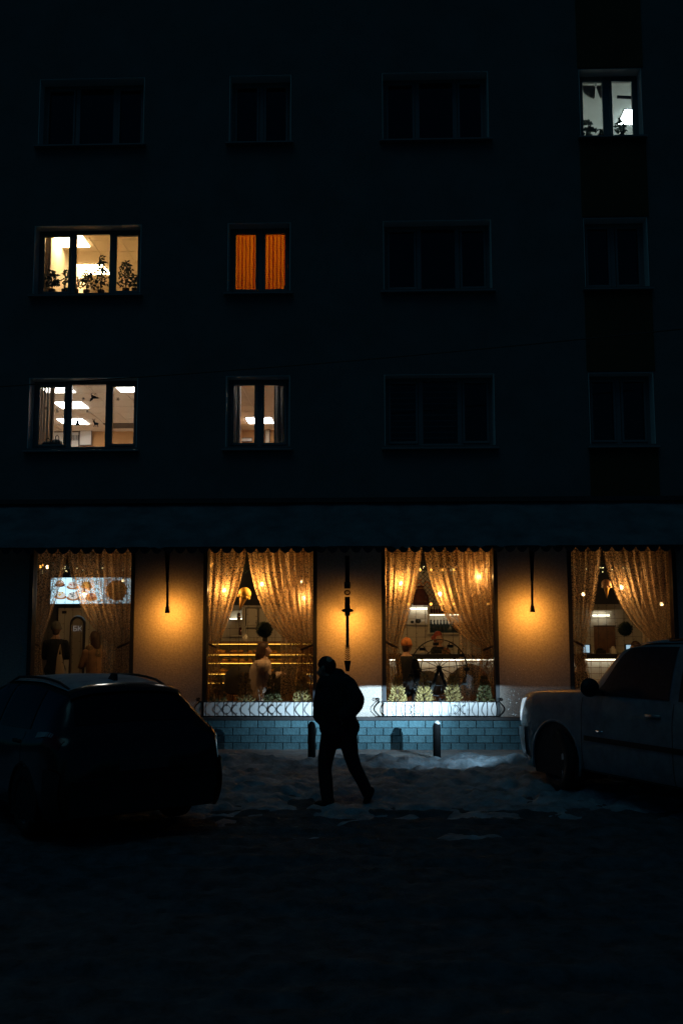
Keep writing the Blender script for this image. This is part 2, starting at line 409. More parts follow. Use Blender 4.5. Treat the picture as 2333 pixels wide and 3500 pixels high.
# windows of the upper floors
fr_y = W+.25
def window(ci, f):
    a, b, n = cols[ci]; z0, z1 = ZB1+f*ST, ZT1+f*ST
    w = b-a
    root = bpy.data.objects.new('window', None); C.objects.link(root); root.parent = bld
    root.location = ((a+b)/2, .14, z0)
    t = .070
    cuts = [a, a+w*.335, a+w*.695, b] if n == 3 else [a, a+w*.5, b]
    m = MB()
    m.box(a, b, fr_y, fr_y+.07, z1-t, z1-.002).box(a, b, fr_y, fr_y+.07, z0+.002, z0+t)
    for i, c in enumerate(cuts):
        if i == 0: m.box(c+.002, c+t, fr_y+.001, fr_y+.069, z0+t, z1-t)
        elif i == len(cuts)-1: m.box(c-t, c-.002, fr_y+.001, fr_y+.069, z0+t, z1-t)
        else: m.box(c-t*.62, c+t*.62, fr_y+.001, fr_y+.069, z0+t, z1-t)
    m.build('frame', 'pvc', root, bevel=.006)
    MB().box(a+.001, a+.012, W+.003, fr_y-.001, z0, z1-.012).box(b-.012, b-.001, W+.003, fr_y-.001, z0, z1-.012).box(a+.001, b-.001, W+.004, fr_y-.002, z1-.012, z1-.001).build('reveal', 'reveal', root)
    for i in range(len(cuts)-1):
        l = cuts[i]+(t if i == 0 else t*.62); r = cuts[i+1]-(t if i == len(cuts)-2 else t*.62)
        if not (n == 3 and i == 1):            # opening sashes have a frame of their own
            s = MB(); q = .045
            s.box(l+.004, r-.004, fr_y-.018, fr_y+.05, z0+t+.002, z0+t+q).box(l+.004, r-.004, fr_y-.018, fr_y+.05, z1-t-q, z1-t-.002)
            s.box(l+.004, l+q, fr_y-.017, fr_y+.049, z0+t+q, z1-t-q).box(r-q, r-.004, fr_y-.017, fr_y+.049, z0+t+q, z1-t-q)
            s.build('sash', 'pvc', root, bevel=.005)
        MB().box(l, r, fr_y+.03, fr_y+.036, z0+t, z1-t).build('pane', 'glass', root)
    s = MB(); s.add([(a-.05, W-.10, z0-.055), (b+.05, W-.10, z0-.055), (b+.05, W+.14, z0-.002), (a-.05, W+.14, z0-.002),
                     (a-.05, W-.10, z0-.08), (b+.05, W-.10, z0-.08), (b+.05, W+.0, z0-.08), (a-.05, W+.0, z0-.08)],
                    [(0, 1, 2, 3), (4, 5, 1, 0), (4, 7, 6, 5), (0, 3, 7, 4), (1, 5, 6, 2)])
    s.build('sill', 'pvc', root)
    return a, b, z0, z1
wins = {(c, f): window(c, f) for c in range(4) for f in range(3)}
# shop windows
sy = W+.16
shop_roots = []
for a, b in shops:
    root = bpy.data.objects.new('window', None); C.objects.link(root); root.parent = bld; root.location = ((a+b)/2, .16, Z_PL)
    t = .07
    MB().box(a+.002, a+t, W-.02, sy+.05, Z_PL+.022, Z_SHT-.002).box(b-t, b-.002, W-.02, sy+.05, Z_PL+.022, Z_SHT-.002).box(a+t, b-t, W-.01, sy+.05, Z_SHT-t, Z_SHT-.003).box(a+t, b-t, sy-.02, sy+.05, Z_PL+.022, Z_PL+.08).build('frame', 'shop_frame', root, bevel=.005)
    MB().box(a+t, b-t, sy, sy+.008, Z_PL+.08, Z_SHT-t).build('pane', 'glass', root)
    shop_roots.append(root)

# ------------------------------------------------------------------ awning with snow and scalloped valance
AW_Y, AW_Z = 16.05, PH(1862, 16.05)
aw = thing('awning', 'long dark scalloped awning under snow above the cafe windows', 'awning', (0, W, Z_LEDGE))
zt = PH(1738)
MB().add([(XL, W, zt-.03), (XR, W, zt-.03), (XR, AW_Y, AW_Z-.03), (XL, AW_Y, AW_Z-.03), (XL, W, zt-.06), (XR, W, zt-.06), (XR, AW_Y, AW_Z-.05), (XL, AW_Y, AW_Z-.05)],
         [(0, 1, 2, 3), (4, 5, 6, 7), (3, 2, 6, 7), (0, 3, 7, 4), (1, 5, 6, 2)]).build('canopy', 'awning', aw)
per = PX(1200, AW_Y)-PX(1159.3, AW_Y)
zv = PH(1887, AW_Y); x = -7.0; k = 0
me_s = None
while x < 7.0:
    n = 8; poly = [(0, AW_Z-.02), (per-.003, AW_Z-.02)]
    poly += [(per-.003-(per-.003)*i/n, zv+.075-.088*math.sin(math.pi*i/n)**.7) for i in range(n+1)]
    if me_s is None: me_s = MB().prism(poly, AW_Y-.008, AW_Y+.004).mesh('scallop')
    s = obj('scallop', me_s, 'awning', aw); s.location = (x, -random.uniform(0, .012), 0)
    s.matrix_parent_inverse = Matrix.Translation((0, -W, -Z_LEDGE)); x += per; k += 1
def snow_sheet():
    vs = []; fs = []; nx = 420; ny = 16
    for j in range(ny):
        v = j/(ny-1)
        for i in range(nx):
            X = -7.2+14.4*i/(nx-1)
            y = W-.03+(AW_Y-.05-W)*v; z = zt+(AW_Z-zt)*v
            th = .05+.04*fbm(X, y*2, 1.2, 4)+.012*mn.noise(Vector((X*5, y*5, 8)))
            if v > .8: th += .02*mn.noise(Vector((X*7, v*6, 2)))+.012*mn.noise(Vector((X*19, v*9, 5)))
            if j == ny-1: y -= .015+.03*abs(mn.noise(Vector((X*6, 1, 1)))); z -= .03+.10*abs(mn.noise(Vector((X*6, 4, 7))))*abs(mn.noise(Vector((X*.8, 2, 3))))*2.2; th = 0
            if j == 0: th = .09+.04*mn.noise(Vector((X*.7, 4, 2)))
            vs.append((X, y, z+th))
    for j in range(ny-1):
        for i in range(nx-1): fs.append((j*nx+i, j*nx+i+1, (j+1)*nx+i+1, (j+1)*nx+i))
    return MB().add(vs, fs)
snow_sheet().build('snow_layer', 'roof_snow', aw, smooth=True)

# ------------------------------------------------------------------ wall lamps on the pillars
WARM = (1, .385, .05)
def arm_lamp(px, label):
    Y = 16.72; x = PX(px, Y); z1 = PH(1885, Y); z0 = PH(2094, Y)
    t = thing('wall_lamp', label, 'lamp', (x, Y, z0), 'lamps hanging before the pillars')
    h = z1-z0
    v = []; prof = [(0, .046), (.07, .036), (.42, .036), (.425, .045), (.7, .060), (1, .10)]
    m = MB(); vs = []; fs = []
    for q, w in prof:
        zz = z0+.08+q*(h-.0); yy = Y-.10*q
        vs += [(x-w/2, yy-.02, zz), (x+w/2, yy-.02, zz), (x+w/2, yy+.02, zz), (x-w/2, yy+.02, zz)]
    for i in range(len(prof)-1):
        for k in range(4): fs.append((i*4+k, i*4+(k+1) % 4, i*4+4+(k+1) % 4, i*4+4+k))
    m.add(vs, fs).build('arm', 'black_metal', t)
    MB().prism([(x-.038, z0), (x+.038, z0), (x+.026, z0+.10), (x-.026, z0+.10)], Y-.035, Y+.035).build('lamp_head', 'black_metal', t)
    MB().box(x-.02, x+.02, Y+.036, Y+.042, z0+.015, z0+.07).build('lamp_lens', 'bulb_small', t)
    add_light('lamp_beam', 'SPOT', (x, Y+.06, z0+.02), 28, WARM, .03, (x, W, z0-.10), t, R(172), 1)
    return t
arm_lamp(570, 'slim black tapered lamp glowing orange on the pillar behind the black car')
arm_lamp(1821, 'slim black tapered lamp glowing orange on the pillar beside the silver suv')
# projecting sign bracket seen edge-on in the middle
Y = 16.72; x = PX(1187, Y)
br = thing('sign_bracket', 'ornate edge-on sign bracket with rosette and leafy finial on the middle pillar', 'bracket', (x, W, PH(2295, Y)))
def hz(py): return PH(py, Y)
MB().box(x-0.036, x+0.036, Y-.02, Y+.02, hz(1990), hz(1900)).box(x-0.052, x+0.052, Y-.03, Y+.03, hz(2012), hz(1990)).build('upper_post', 'black_metal', br)
MB().box(x-0.039, x+0.039, Y-.036, Y-.030, hz(1998), hz(1992)).build('brass_band', 'bronze', br)
ro = MB(); cz = hz(2026)
for i in range(12):
    a = i*math.pi/6; ro.ball((x+0.042*math.cos(a), Y-.035, cz+.032*math.sin(a)), .016, 6, 4, (1, .5, 1))
ro.ball((x, Y-.045, cz), .012, 6, 4); ro.build('rosette', 'bronze', br, smooth=True)
MB().box(x-0.044, x+0.044, Y-.026, Y+.026, hz(2105), hz(2040)).build('middle_box', 'black_metal', br)
MB().box(x-0.034, x+0.034, Y-.034, Y-.028, hz(2060), hz(2057)).build('brass_band', 'bronze', br)
wg = MB(); wz = hz(2087)
for s in (-1, 1): wg.ball((x+s*.055, Y-.01, wz), .034, 8, 5, (1.25, .4, .8))
wg.build('side_wing', 'black_metal', br, smooth=True)
MB().box(x-0.026, x+0.026, Y-.015, Y+.015, hz(2215), hz(2105)).build('lower_post', 'bronze', br)
lf = MB()
for i in range(7):
    zz = hz(2212+i*7)
    for s in (-1, 1):
        lf.tube([(x, Y-.02, zz), (x+s*.028, Y-.03, zz+.012), (x+s*(.040+.004*i*.5), Y-.03, zz+.035)], [.011, .009, .002], 5)
lf.build('leaf_finial', 'bronze', br)
MB().add([(x-0.058, Y-.03, hz(2258)), (x+0.058, Y-.03, hz(2258)), (x+0.029, Y-.03, hz(2295)), (x-0.029, Y-.03, hz(2295)),
          (x-0.058, Y+.03, hz(2258)), (x+0.058, Y+.03, hz(2258)), (x+0.029, Y+.03, hz(2295)), (x-0.029, Y+.03, hz(2295))],
         [(0, 1, 2, 3), (4, 5, 6, 7), (0, 1, 5, 4), (1, 2, 6, 5), (2, 3, 7, 6), (3, 0, 4, 7)]).build('finial_foot', 'black_metal', br)
MB().box(x-0.026, x+0.026, Y+.02, W+.005, hz(1915), hz(1905)).box(x-0.026, x+0.026, Y+.02, W+.005, hz(2100), hz(2094)).build('wall_arm', 'black_metal', br)
for s in (-1, 1):
    add_light('bracket_lamp', 'SPOT', (x+s*.05, Y+.04, hz(2108)), 18, WARM, .03, (x+s*.10, W, hz(2140)), br, R(172), 1)

# ------------------------------------------------------------------ planters, conifers, railings
PL_Y0, PL_Y1 = W-.05, W+.132
Zp0, Zp1 = Z_PL+.004, PH(2400, PL_Y0)
def conifer_mesh(seed, pale):
    rnd = random.Random(seed); m = MB()
    H = .56
    for i in range(520):
        h = rnd.random()**1.25; rad = .165*(1-h*.80)*(.72+.28*rnd.random()); a = rnd.random()*6.283
        rr = rad*(rnd.random()**.35)
        c = Vector((math.cos(a)*rr, math.sin(a)*rr, .03+h*(H-.08)))
        d = Vector((math.cos(a)*.75, math.sin(a)*.75, .9+rnd.uniform(-.3, .3))).normalized()
        s = d.cross(Vector((rnd.uniform(-1, 1), rnd.uniform(-1, 1), rnd.uniform(-1, 1)))).normalized()
        L = rnd.uniform(.035, .07); w = rnd.uniform(.008, .015)
        m.add([c, c+d*L*.5+s*w, c+d*L, c+d*L*.5-s*w], [(0, 1, 2, 3)])
    return m.mesh('crown')
crowns = [conifer_mesh(i, 0) for i in range(4)]
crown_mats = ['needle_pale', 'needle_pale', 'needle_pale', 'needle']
trunk_me = MB().tube([(0, 0, -.05), (0, 0, .25), (0, 0, .5)], [.013, .01, .004], 6).mesh('trunk')
tree_px = {1: [745, 838, 930, 1032], 2: [1358, 1450, 1547, 1655]}
tree_lab = {1: ['small potted conifer at the end of the left planter nearest the black car', 'small dark conifer second from the black car in the left planter',
                'small conifer before the seated woman in the left planter', 'small conifer beside the walking man in the left planter'],
            2: ['pale lit conifer nearest the curly railing end beside the walking man', 'pale lit conifer under the toy ferris wheel in the right planter',
                'pale conifer third from the walking man in the right planter', 'dim conifer at the end of the right planter nearest the silver suv']}
def scroll(cx, cz, r, turns, a0, sgn, plane='xz', y=0, n=22):
    pts = []
    for i in range(n+1):
        q = i/n; a = a0+sgn*turns*2*math.pi*q; rr = r*(1-.8*q)
        pts.append((cx+rr*math.cos(a), y, cz+rr*math.sin(a)) if plane == 'xz' else (y, cx+rr*math.cos(a), cz+rr*math.sin(a)))
    return pts
for wi, (bx0, bx1, plab, rlab) in {1: (696, 1070, 'white planter box below the window with the seated woman', 'curly black railing around the planter below the seated woman'),
                                   2: (1310, 1696, 'white planter box below the window with the toy ferris wheel', 'curly black railing around the planter below the toy ferris wheel')}.items():
    xa, xb = PX(bx0, PL_Y0, 2420), PX(bx1, PL_Y0, 2420)
    pl = thing('planter_box', plab, 'planter', ((xa+xb)/2, PL_Y0, Zp0), 'white planters on the ledge')
    MB().box(xa, xb, PL_Y0, PL_Y0+.02, Zp0, Zp1).box(xa, xb, PL_Y1-.02, PL_Y1, Zp0, Zp1).box(xa, xa+.02, PL_Y0+.02, PL_Y1-.02, Zp0, Zp1-.001).box(xb-.02, xb, PL_Y0+.02, PL_Y1-.02, Zp0, Zp1-.001).build('box', 'white_box', pl, bevel=.004)
    MB().box(xa+.02, xb-.02, PL_Y0+.02, PL_Y1-.02, Zp0+.01, Zp1-.03).build('soil', 'soil', pl)
    ms = MB(); 
    for i in range(46):
        xx = random.uniform(xa+.03, xb-.03); ms.ball((xx, random.uniform(PL_Y0+.03, PL_Y1-.04), Zp1-.02), random.uniform(.015, .05), 6, 4, (1.4, .8, .35))
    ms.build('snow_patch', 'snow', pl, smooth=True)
    for i, tp in enumerate(tree_px[wi]):
        xx = PX(tp, PL_Y0+.11, 2390)
        tr = thing('potted_conifer', tree_lab[wi][i], 'conifer', (xx, PL_Y0+.11, Zp1-.03), 'conifers in the window planters', rz=i*1.3+wi)
        sc_ = (1, 1, random.uniform(.84, .98))
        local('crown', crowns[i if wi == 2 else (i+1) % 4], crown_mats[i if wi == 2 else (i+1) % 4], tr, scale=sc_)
        local('trunk', trunk_me, 'bark', tr)
    # railing: belly bars between two rails, C-scrolls, returns to the wall
    rl = thing('railing', rlab, 'railing', ((xa+xb)/2, PL_Y0-.12, Zp0), 'railings before the planters')
    ry = PL_Y0-.06; zt_, zb_ = Zp1+.005, Zp0+.012
    ra, rb = xa-.07, xb+.05
    MB().tube([(ra, ry, zt_), (rb, ry, zt_)], .007).build('top_rail', 'iron', rl)
    MB().tube([(ra, ry, zb_), (rb, ry, zb_)], .009).build('bottom_rail', 'iron', rl)
    bar = MB().tube([(0, -.0-.085*math.sin(math.pi*q/10)**1.3, zb_+(zt_-zb_)*q/10) for q in range(11)], .0075, 5).mesh('bar')
    n = 13
    for i in range(n):
        bx = xa+.055+(xb-xa-.07)*i/(n-1)
        o = obj('bar', bar, 'iron', rl); o.location = (bx, ry, 0); 
    for k, fpx in enumerate((.265, .67)):
        cx = xa+(xb-xa)*fpx; cz = (zb_+zt_)/2
        for s in (-1, 1):
            m = MB(); h = (zt_-zb_)*.30
            arc = [(cx+s*(.066-.054*math.sin(math.pi*q/12)), ry-.08, cz-h+2*h*q/12) for q in range(13)]
            m.tube(arc, .0055, 5)
            for e in (-1, 1):
                m.tube(scroll(cx+s*.080, cz+e*h*.92, .017, 1.0, math.pi if s > 0 else 0, -e*s if s > 0 else e*1, 'xz', ry-.08, 14), .005, 5)
            m.build('scroll', 'iron', rl)
    for s, ex in ((-1, ra), (1, rb)):
        for q, yy in enumerate((ry, ry+.09, ry+.18)):
            m = MB()
            m.tube([(ex-s*0+s*.085*math.sin(math.pi*t/10)**1.2*(1), yy, zb_+(zt_-zb_)*t/10) for t in range(11)] + [(ex-s*0, yy, zt_+.02)], .0065, 5)
            m.tube(scroll(ex+s*.028, zt_+.035, .032, 1.25, math.pi if s > 0 else 0, -s, 'xz', yy, 18), .006, 5)
            m.build('end_scroll', 'iron', rl)
        MB().tube([(ex, ry, zt_), (ex, W, zt_)], .006).tube([(ex, ry, zb_), (ex, W, zb_)], .006).build('return_rail', 'iron', rl)

# ------------------------------------------------------------------ bollards and overhead cable
for px, lab in ((1065, 'dark bollard just behind the walking man'), (1492, 'round-topped bollard with a snow cap in the gap before the lit planter')):
    c = PZ(px, 2592, 0); Y = 15.9; x = PX(px, Y, 2530); ztop = PH(2466, Y)
    b = thing('bollard', lab, 'bollard', (x, Y, 0), 'bollards along the pavement')
    MB().lathe([(.061, -.05), (.061, ztop-.075), (.056, ztop-.05), (.034, ztop-.012), (.0, ztop)], (x, Y, 0), 18).build('post', 'iron', b, smooth=True)
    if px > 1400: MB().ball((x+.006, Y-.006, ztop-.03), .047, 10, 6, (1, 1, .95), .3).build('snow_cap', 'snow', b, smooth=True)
pts = []
for i in range(25):
    q = i/24; px = -60+(2450)*q; py = 1325+(1118-1325)*q+14*math.sin(math.pi*q)
    pts.append(P(px, py, 15.4))
tag(MB().tube(pts, .010, 5).build('overhead_cable', 'wire'), 'thin dark cable strung across the facade below the first floor windows', 'cable')

# ------------------------------------------------------------------ cafe interior
CF, CC, CB = .46, 3.72, 22.2           # floor, ceiling, back wall
CX0, CX1 = -8.2, 8.2
structure('cafe_floor', MB().box(CX0, CX1, W+.345, CB, CF-.1, CF), 'cafe_floor')
structure('cafe_ceiling', MB().box(CX0, CX1, W+.345, CB, CC, CC+.1), 'cafe_dark')
cw = structure('cafe_wall', MB().box(CX0, CX1, CB, CB+.1, CF-.1, CC).box(CX0-.1, CX0, W+.345, CB, CF-.1, CC+.1).box(CX1, CX1+.1, W+.345, CB, CF-.1, CC+.1), 'cafe_wall')
structure('cafe_upper_wall', MB().box(CX0, CX1, CB-.05, CB-.001, PH(2068, CB), CC), 'cafe_dark')
# wall tiles on the back wall, each a piece
tl, th = .40, .20
tme = MB().box(0, tl-.010, -.012, 0, 0, th-.010).mesh('tile'); tme.materials.append(M['cafe_tile'])
zt0, zt1 = CF+1.0, PH(2068, CB)
nrow = int((zt1-zt0)/th)
for r in range(nrow):
    x = -5.2 + (r % 2)*tl*.5
    while x < 7.0:
        o = obj('tile', tme, None, cw); o.location = (x, CB-.001, zt0+r*th); x += tl

# curtains
def drape(name, x_top, x_bot, zt_, ztie, zbot, tie_x, tie_w, label, m, Y=17.78, folds=9, seed=0, inner=1, group='cafe curtains'):
    """a tied-back curtain: top edge x_top=(a,b), gathered to tie_x at ztie, hanging to zbot"""
    rnd = random.Random(seed); a, b = x_top
    root = thing(name, label, 'curtain', ((a+b)/2, Y, zbot), group)
    nu, nv = folds*10, 44; vs = []; fs = []
    ph = rnd.random()*6
    for j in range(nv+1):
        q = j/nv; z = zt_+(zbot-zt_)*q
        if z > ztie:
            s = (zt_-z)/(zt_-ztie); e = s**1.5; ei = s**1.55 if inner > 0 else .62*s**1.7+.38*s**7
            el, er = (s, ei) if inner > 0 else (ei, s)
            l = a+(tie_x-tie_w-a)*el; r = b+(tie_x+tie_w-b)*er; squeeze = e
        else:
            s = (ztie-z)/(ztie-zbot); w = tie_w*(1+.55*min(1, s*2.2))
            l, r = tie_x-w, tie_x+w; squeeze = 1-.3*min(1, s*2)
        for i in range(nu+1):
            u = i/nu
            d = math.sin(u*folds*6.283+ph+.7*math.sin(q*2+u*5))+.35*math.sin(u*folds*2.3*6.283+1.7*ph)
            sag = -.03*math.sin(math.pi*s)*(1-u if inner > 0 else u) if z > ztie else 0
            vs.append((l+(r-l)*u+.012*math.sin(d*3+u*9)*(1-.5*squeeze), Y+(.042-.012*squeeze)*d, z+sag))
    for j in range(nv):
        for i in range(nu): fs.append((j*(nu+1)+i, j*(nu+1)+i+1, (j+1)*(nu+1)+i+1, (j+1)*(nu+1)+i))
    MB().add(vs, fs).build('cloth', m, root, smooth=True)
    t = MB(); 
    o_ = a+.02 if inner > 0 else b-.02; far = tie_x+tie_w*.9 if inner > 0 else tie_x-tie_w*.9
    t.tube([(o_+(far-o_)*k/8, Y-.075*math.sin(k*math.pi/8), ztie+.10-.13*(k/8)**.8) for k in range(9)], [.012]+[.02]*7+[.012], 6)
    t.build('tieback', 'tie_cloth', root)
    return root
def straight(x0, x1, z1, z0, label, m, Y=17.86, folds=5, seed=1):
    rnd = random.Random(seed); root = thing('sheer_panel', label, 'curtain', ((x0+x1)/2, Y, z0), 'cafe curtains')
    nu, nv = folds*10, 6; vs = []; fs = []; ph = rnd.random()*6
    for j in range(nv+1):
        for i in range(nu+1):
            u = i/nu; vs.append((x0+(x1-x0)*u, Y+.028*math.sin(u*folds*6.283+ph+.5*math.sin(j*.5)), z1+(z0-z1)*j/nv))
    for j in range(nv):
        for i in range(nu): fs.append((j*(nu+1)+i, j*(nu+1)+i+1, (j+1)*(nu+1)+i+1, (j+1)*(nu+1)+i))
    MB().add(vs, fs).build('cloth', m, root, smooth=True)
CY = 17.78
zc_t = 3.60
def cx(px, Y=CY): return PX(px, Y, 2100)
def cz(py, Y=CY): return PH(py, Y)
wd = ['menu screen', 'seated woman', 'toy ferris wheel', 'silver suv']
cur = [  # left edge, apex, right edge, tie height, straight panel start
    (98, 226, 455, 2200, 345, 'sheer_dim'), (702, 842, 1078, 2208, 958, 'sheer'), (1316, 1445, 1696, 2210, 1567, 'sheer'), (1950, 2060, 2315, 2205, 2195, 'sheer_dim')]
for i, (l, ap, r, ty, sp, m) in enumerate(cur):
    w = ['window with the menu screen', 'window with the seated woman', 'window with the toy ferris wheel', 'window behind the silver suv'][i]
    drape('tied_curtain', (cx(l)-.03, cx(ap)), None, zc_t, cz(ty), CF+.02, cx(l)+.11, .12, f'lace curtain tied back to the left in the {w}', m, CY, 6, i*7+1)
    drape('tied_curtain', (cx(ap)+.01, cx(r)+.03), None, zc_t, cz(ty+8), CF+.02, cx(r)-.13, .15, f'wide lace curtain swept to the right in the {w}', m, CY-.05, 10, i*7+2, -1)
    straight(cx(sp), cx(r)+.03, zc_t, CF+.02, f'straight hanging lace panel at the right side of the {w}', 'sheer_dim', CY+.08, 6, i+3)

# strings of unlit fairy lights inside each pane
for i, (a, b) in enumerate(shops):
    w = ['menu screen', 'seated woman', 'toy ferris wheel', 'silver suv'][i]
    t = thing('light_curtain', f'thin hanging wires of unlit fairy lights in the window by the {w}', 'string lights', ((a+b)/2, W+.26, 3.5), 'fairy light wires in the shop windows')
    rnd = random.Random(i+40); n = 12
    top = MB(); pts = []
    for k in range(33):
        q = k/32; pts.append((a+.09+(b-a-.18)*q, W+.26, 3.42-.05*abs(math.sin(q*3.1416*3))))
    top.tube(pts, .006, 4).build('top_wire', 'wire', t)
    for k in range(n):
        xx = a+.12+(b-a-.24)*k/(n-1); z = 3.42; zb = rnd.uniform(1.0, 1.6)
        m = MB(); m.tube([(xx, W+.26, z), (xx+rnd.uniform(-.01, .01), W+.26, zb)], .0028, 3)
        zz = z-.1
        while zz > zb:
            s = rnd.choice((-1, 1)); m.tube([(xx, W+.26, zz), (xx+s*.025, W+.255, zz+.010)], .004, 3); zz -= rnd.uniform(.10, .16)
        m.build('strand', 'wire', t)

# bulbs
BULB = 1.4
def bulb(px, py, Y, lab, e=9, r=.035, colr=(1, .52, .16), m='bulb'):
    c = P(px, py, Y)
    t = thing('pendant_bulb', lab, 'light bulb', c, 'glowing pendant bulbs in the cafe')
    MB().ball(c, r, 10, 7, (1, 1, 1.15)).build('glass_bulb', m, t, smooth=True)
    MB().lathe([(.018, r*1.0), (.02, r+.05), (.012, r+.07), (0, r+.075)], c, 8).build('socket', 'black_metal', t)
    MB().tube([c+Vector((0, 0, r+.07)), Vector((c.x, c.y, CC))], .004, 4).build('cord', 'wire', t)
    if e: add_light('bulb_light', 'POINT', (c.x, c.y, c.z), e*BULB, colr, r*.6, None, t)
bulb(288, 2033, 17.95, 'pendant bulb glowing through the curtain beside the menu screen', 5)
bulb(420, 1985, 18.5, 'small pendant bulb above the moss ball by the menu screen', 2.5, .025)
bulb(162, 1938, 19.2, 'pendant bulb high at the left of the menu screen window', 2.5, .03)
bulb(766, 2017, 17.95, 'pendant bulb behind the left curtain over the pastry case', 10)
bulb(895, 1997, 17.95, 'pendant bulb above the seated woman behind the swept curtain', 12)
bulb(1036, 2045, 17.95, 'pendant bulb low at the right over the seated woman window', 11)
bulb(1030, 1987, 19.6, 'higher pendant bulb right of the hanging moss ball', 5, .03)
bulb(1369, 1994, 17.95, 'pendant bulb left of the orange lettering', 11)
bulb(1503, 2030, 17.95, 'pendant bulb beside the orange lettering and bottles', 12)
bulb(1635, 1972, 17.95, 'pendant bulb high at the right over the toy ferris wheel', 12)
bulb(1992, 2031, 18.6, 'small pendant bulb left of the ice cream cone by the suv', 2.5, .03)
bulb(2124, 2007, 17.95, 'bright pendant bulb right of the ice cream cone by the suv', 9)
bulb(2260, 2065, 18.6, 'small pendant bulb at the far right over the suv roof', 2.5, .03)
# festoon of small bulbs in the ferris wheel window
for row, (py, xs, lab) in enumerate(((1948, [1395, 1434, 1472, 1511, 1550, 1591, 1628, 1667], 'upper row of small amber bulbs above the orange lettering'),
                                     (2065, [1394, 1472, 1510, 1549, 1589, 1628, 1667], 'lower row of small amber bulbs above the bottle shelf'))):
    Yb = 19.4
    t = thing('festoon', lab, 'string lights', P(1500, py, Yb), 'amber festoons')
    MB().tube([P(1300, py-8, Yb), *[P(x, py-8, Yb) for x in xs], P(1720, py-8, Yb)], .005, 4).build('wire', 'wire', t)
    for x in xs:
        c = P(x, py, Yb); MB().ball(c, .026, 8, 6).build('bulb', 'bulb_small', t, smooth=True)
for px, py, lab in ((721, 1932, 'small amber bulb cluster top left over the pastry case'), (2308, 1935, 'small amber bulb top right beside the suv roof'), (138, 1937, 'small amber bulb beside the high pendant near the menu screen')):
    c = P(px, py, 19.0); t = thing('amber_bulb', lab, 'light bulb', c, 'small amber bulbs')
    MB().ball(c, .026, 8, 6).ball(c+Vector((.04, 0, .03)), .02, 8, 6).build('glass_bulb', 'bulb_small', t, smooth=True)
    MB().tube([c+Vector((0, 0, .02)), (c.x, c.y, CC)], .004, 4).build('cord', 'wire', t)
# leafy garlands with tiny lights
for i, (a, b) in enumerate(shops):
    Yg = 19.7; rnd = random.Random(i+90)
    xa, xb = PX((98, 702, 1316, 1950)[i], Yg, 1945), PX((455, 1078, 1700, 2330)[i], Yg, 1945); zz = PH(1945, Yg)
    t = thing('garland', 'leafy garland with tiny lights along the cafe ceiling by the '+wd[i], 'garland', ((xa+xb)/2, Yg, zz), 'leafy garlands')
    m = MB(); f = MB()
    for k in range(420):
        c = Vector((rnd.uniform(xa, xb), Yg+rnd.uniform(-.08, .08), zz+rnd.gauss(.06, .07)))
        d = Vector((rnd.uniform(-1, 1), rnd.uniform(-1, 1), rnd.uniform(-1, .4))).normalized(); s = d.orthogonal().normalized()
        L = rnd.uniform(.04, .08); m.add([c, c+d*L*.5+s*L*.3, c+d*L, c+d*L*.5-s*L*.3], [(0, 1, 2, 3)])
    m.build('leaves', 'leaf', t)['kind'] = 'stuff'
    for k in range((26, 22, 60, 18)[i]):
        f.ball((rnd.uniform(xa, xb), Yg-.09, zz+rnd.gauss(-.01, .035)), rnd.uniform(.005, .011), 5, 3)
    f.build('tiny_lights', 'fairy', t)['kind'] = 'stuff'
# moss balls on cords
for px, py, pr, Yb, lab in ((398, 2018, 37, 18.9, 'large dark moss ball hanging before the menu screen'), (903, 2153, 28, 17.66, 'round moss ball hanging above the seated woman'),
                            (1003, 2012, 26, 18.05, 'dark moss ball behind the curtain over the seated woman'), (1570, 2025, 26, 18.05, 'dark moss ball behind the curtain by the orange lettering'),
                            (2208, 2150, 24, 17.66, 'round moss ball hanging over the suv windscreen'), (2250, 2010, 25, 18.05, 'dark moss ball behind the curtain over the suv')):
    if px == 2208: px = 2135
    c = P(px, py, Yb); r = pr*Yb/FPX
    t = thing('moss_ball', lab, 'moss ball', c, 'hanging moss balls')
    m = MB().ball(c, r*.93, 16, 10, wob=.1); rnd = random.Random(px)
    for k in range(420):
        d = Vector((rnd.gauss(0, 1), rnd.gauss(0, 1), rnd.gauss(0, 1))).normalized(); p = c+d*r*.9; s = d.orthogonal().normalized()
        L = rnd.uniform(.02, .035); m.add([p-s*.008, p+s*.008, p+d*L+Vector((rnd.uniform(-.01, .01),)*3)], [(0, 1, 2)])
    m.build('moss', 'moss', t)
    MB().tube([c+Vector((0, 0, r*.9)), (c.x, c.y, CC)], .003, 4).build('cord', 'wire', t)
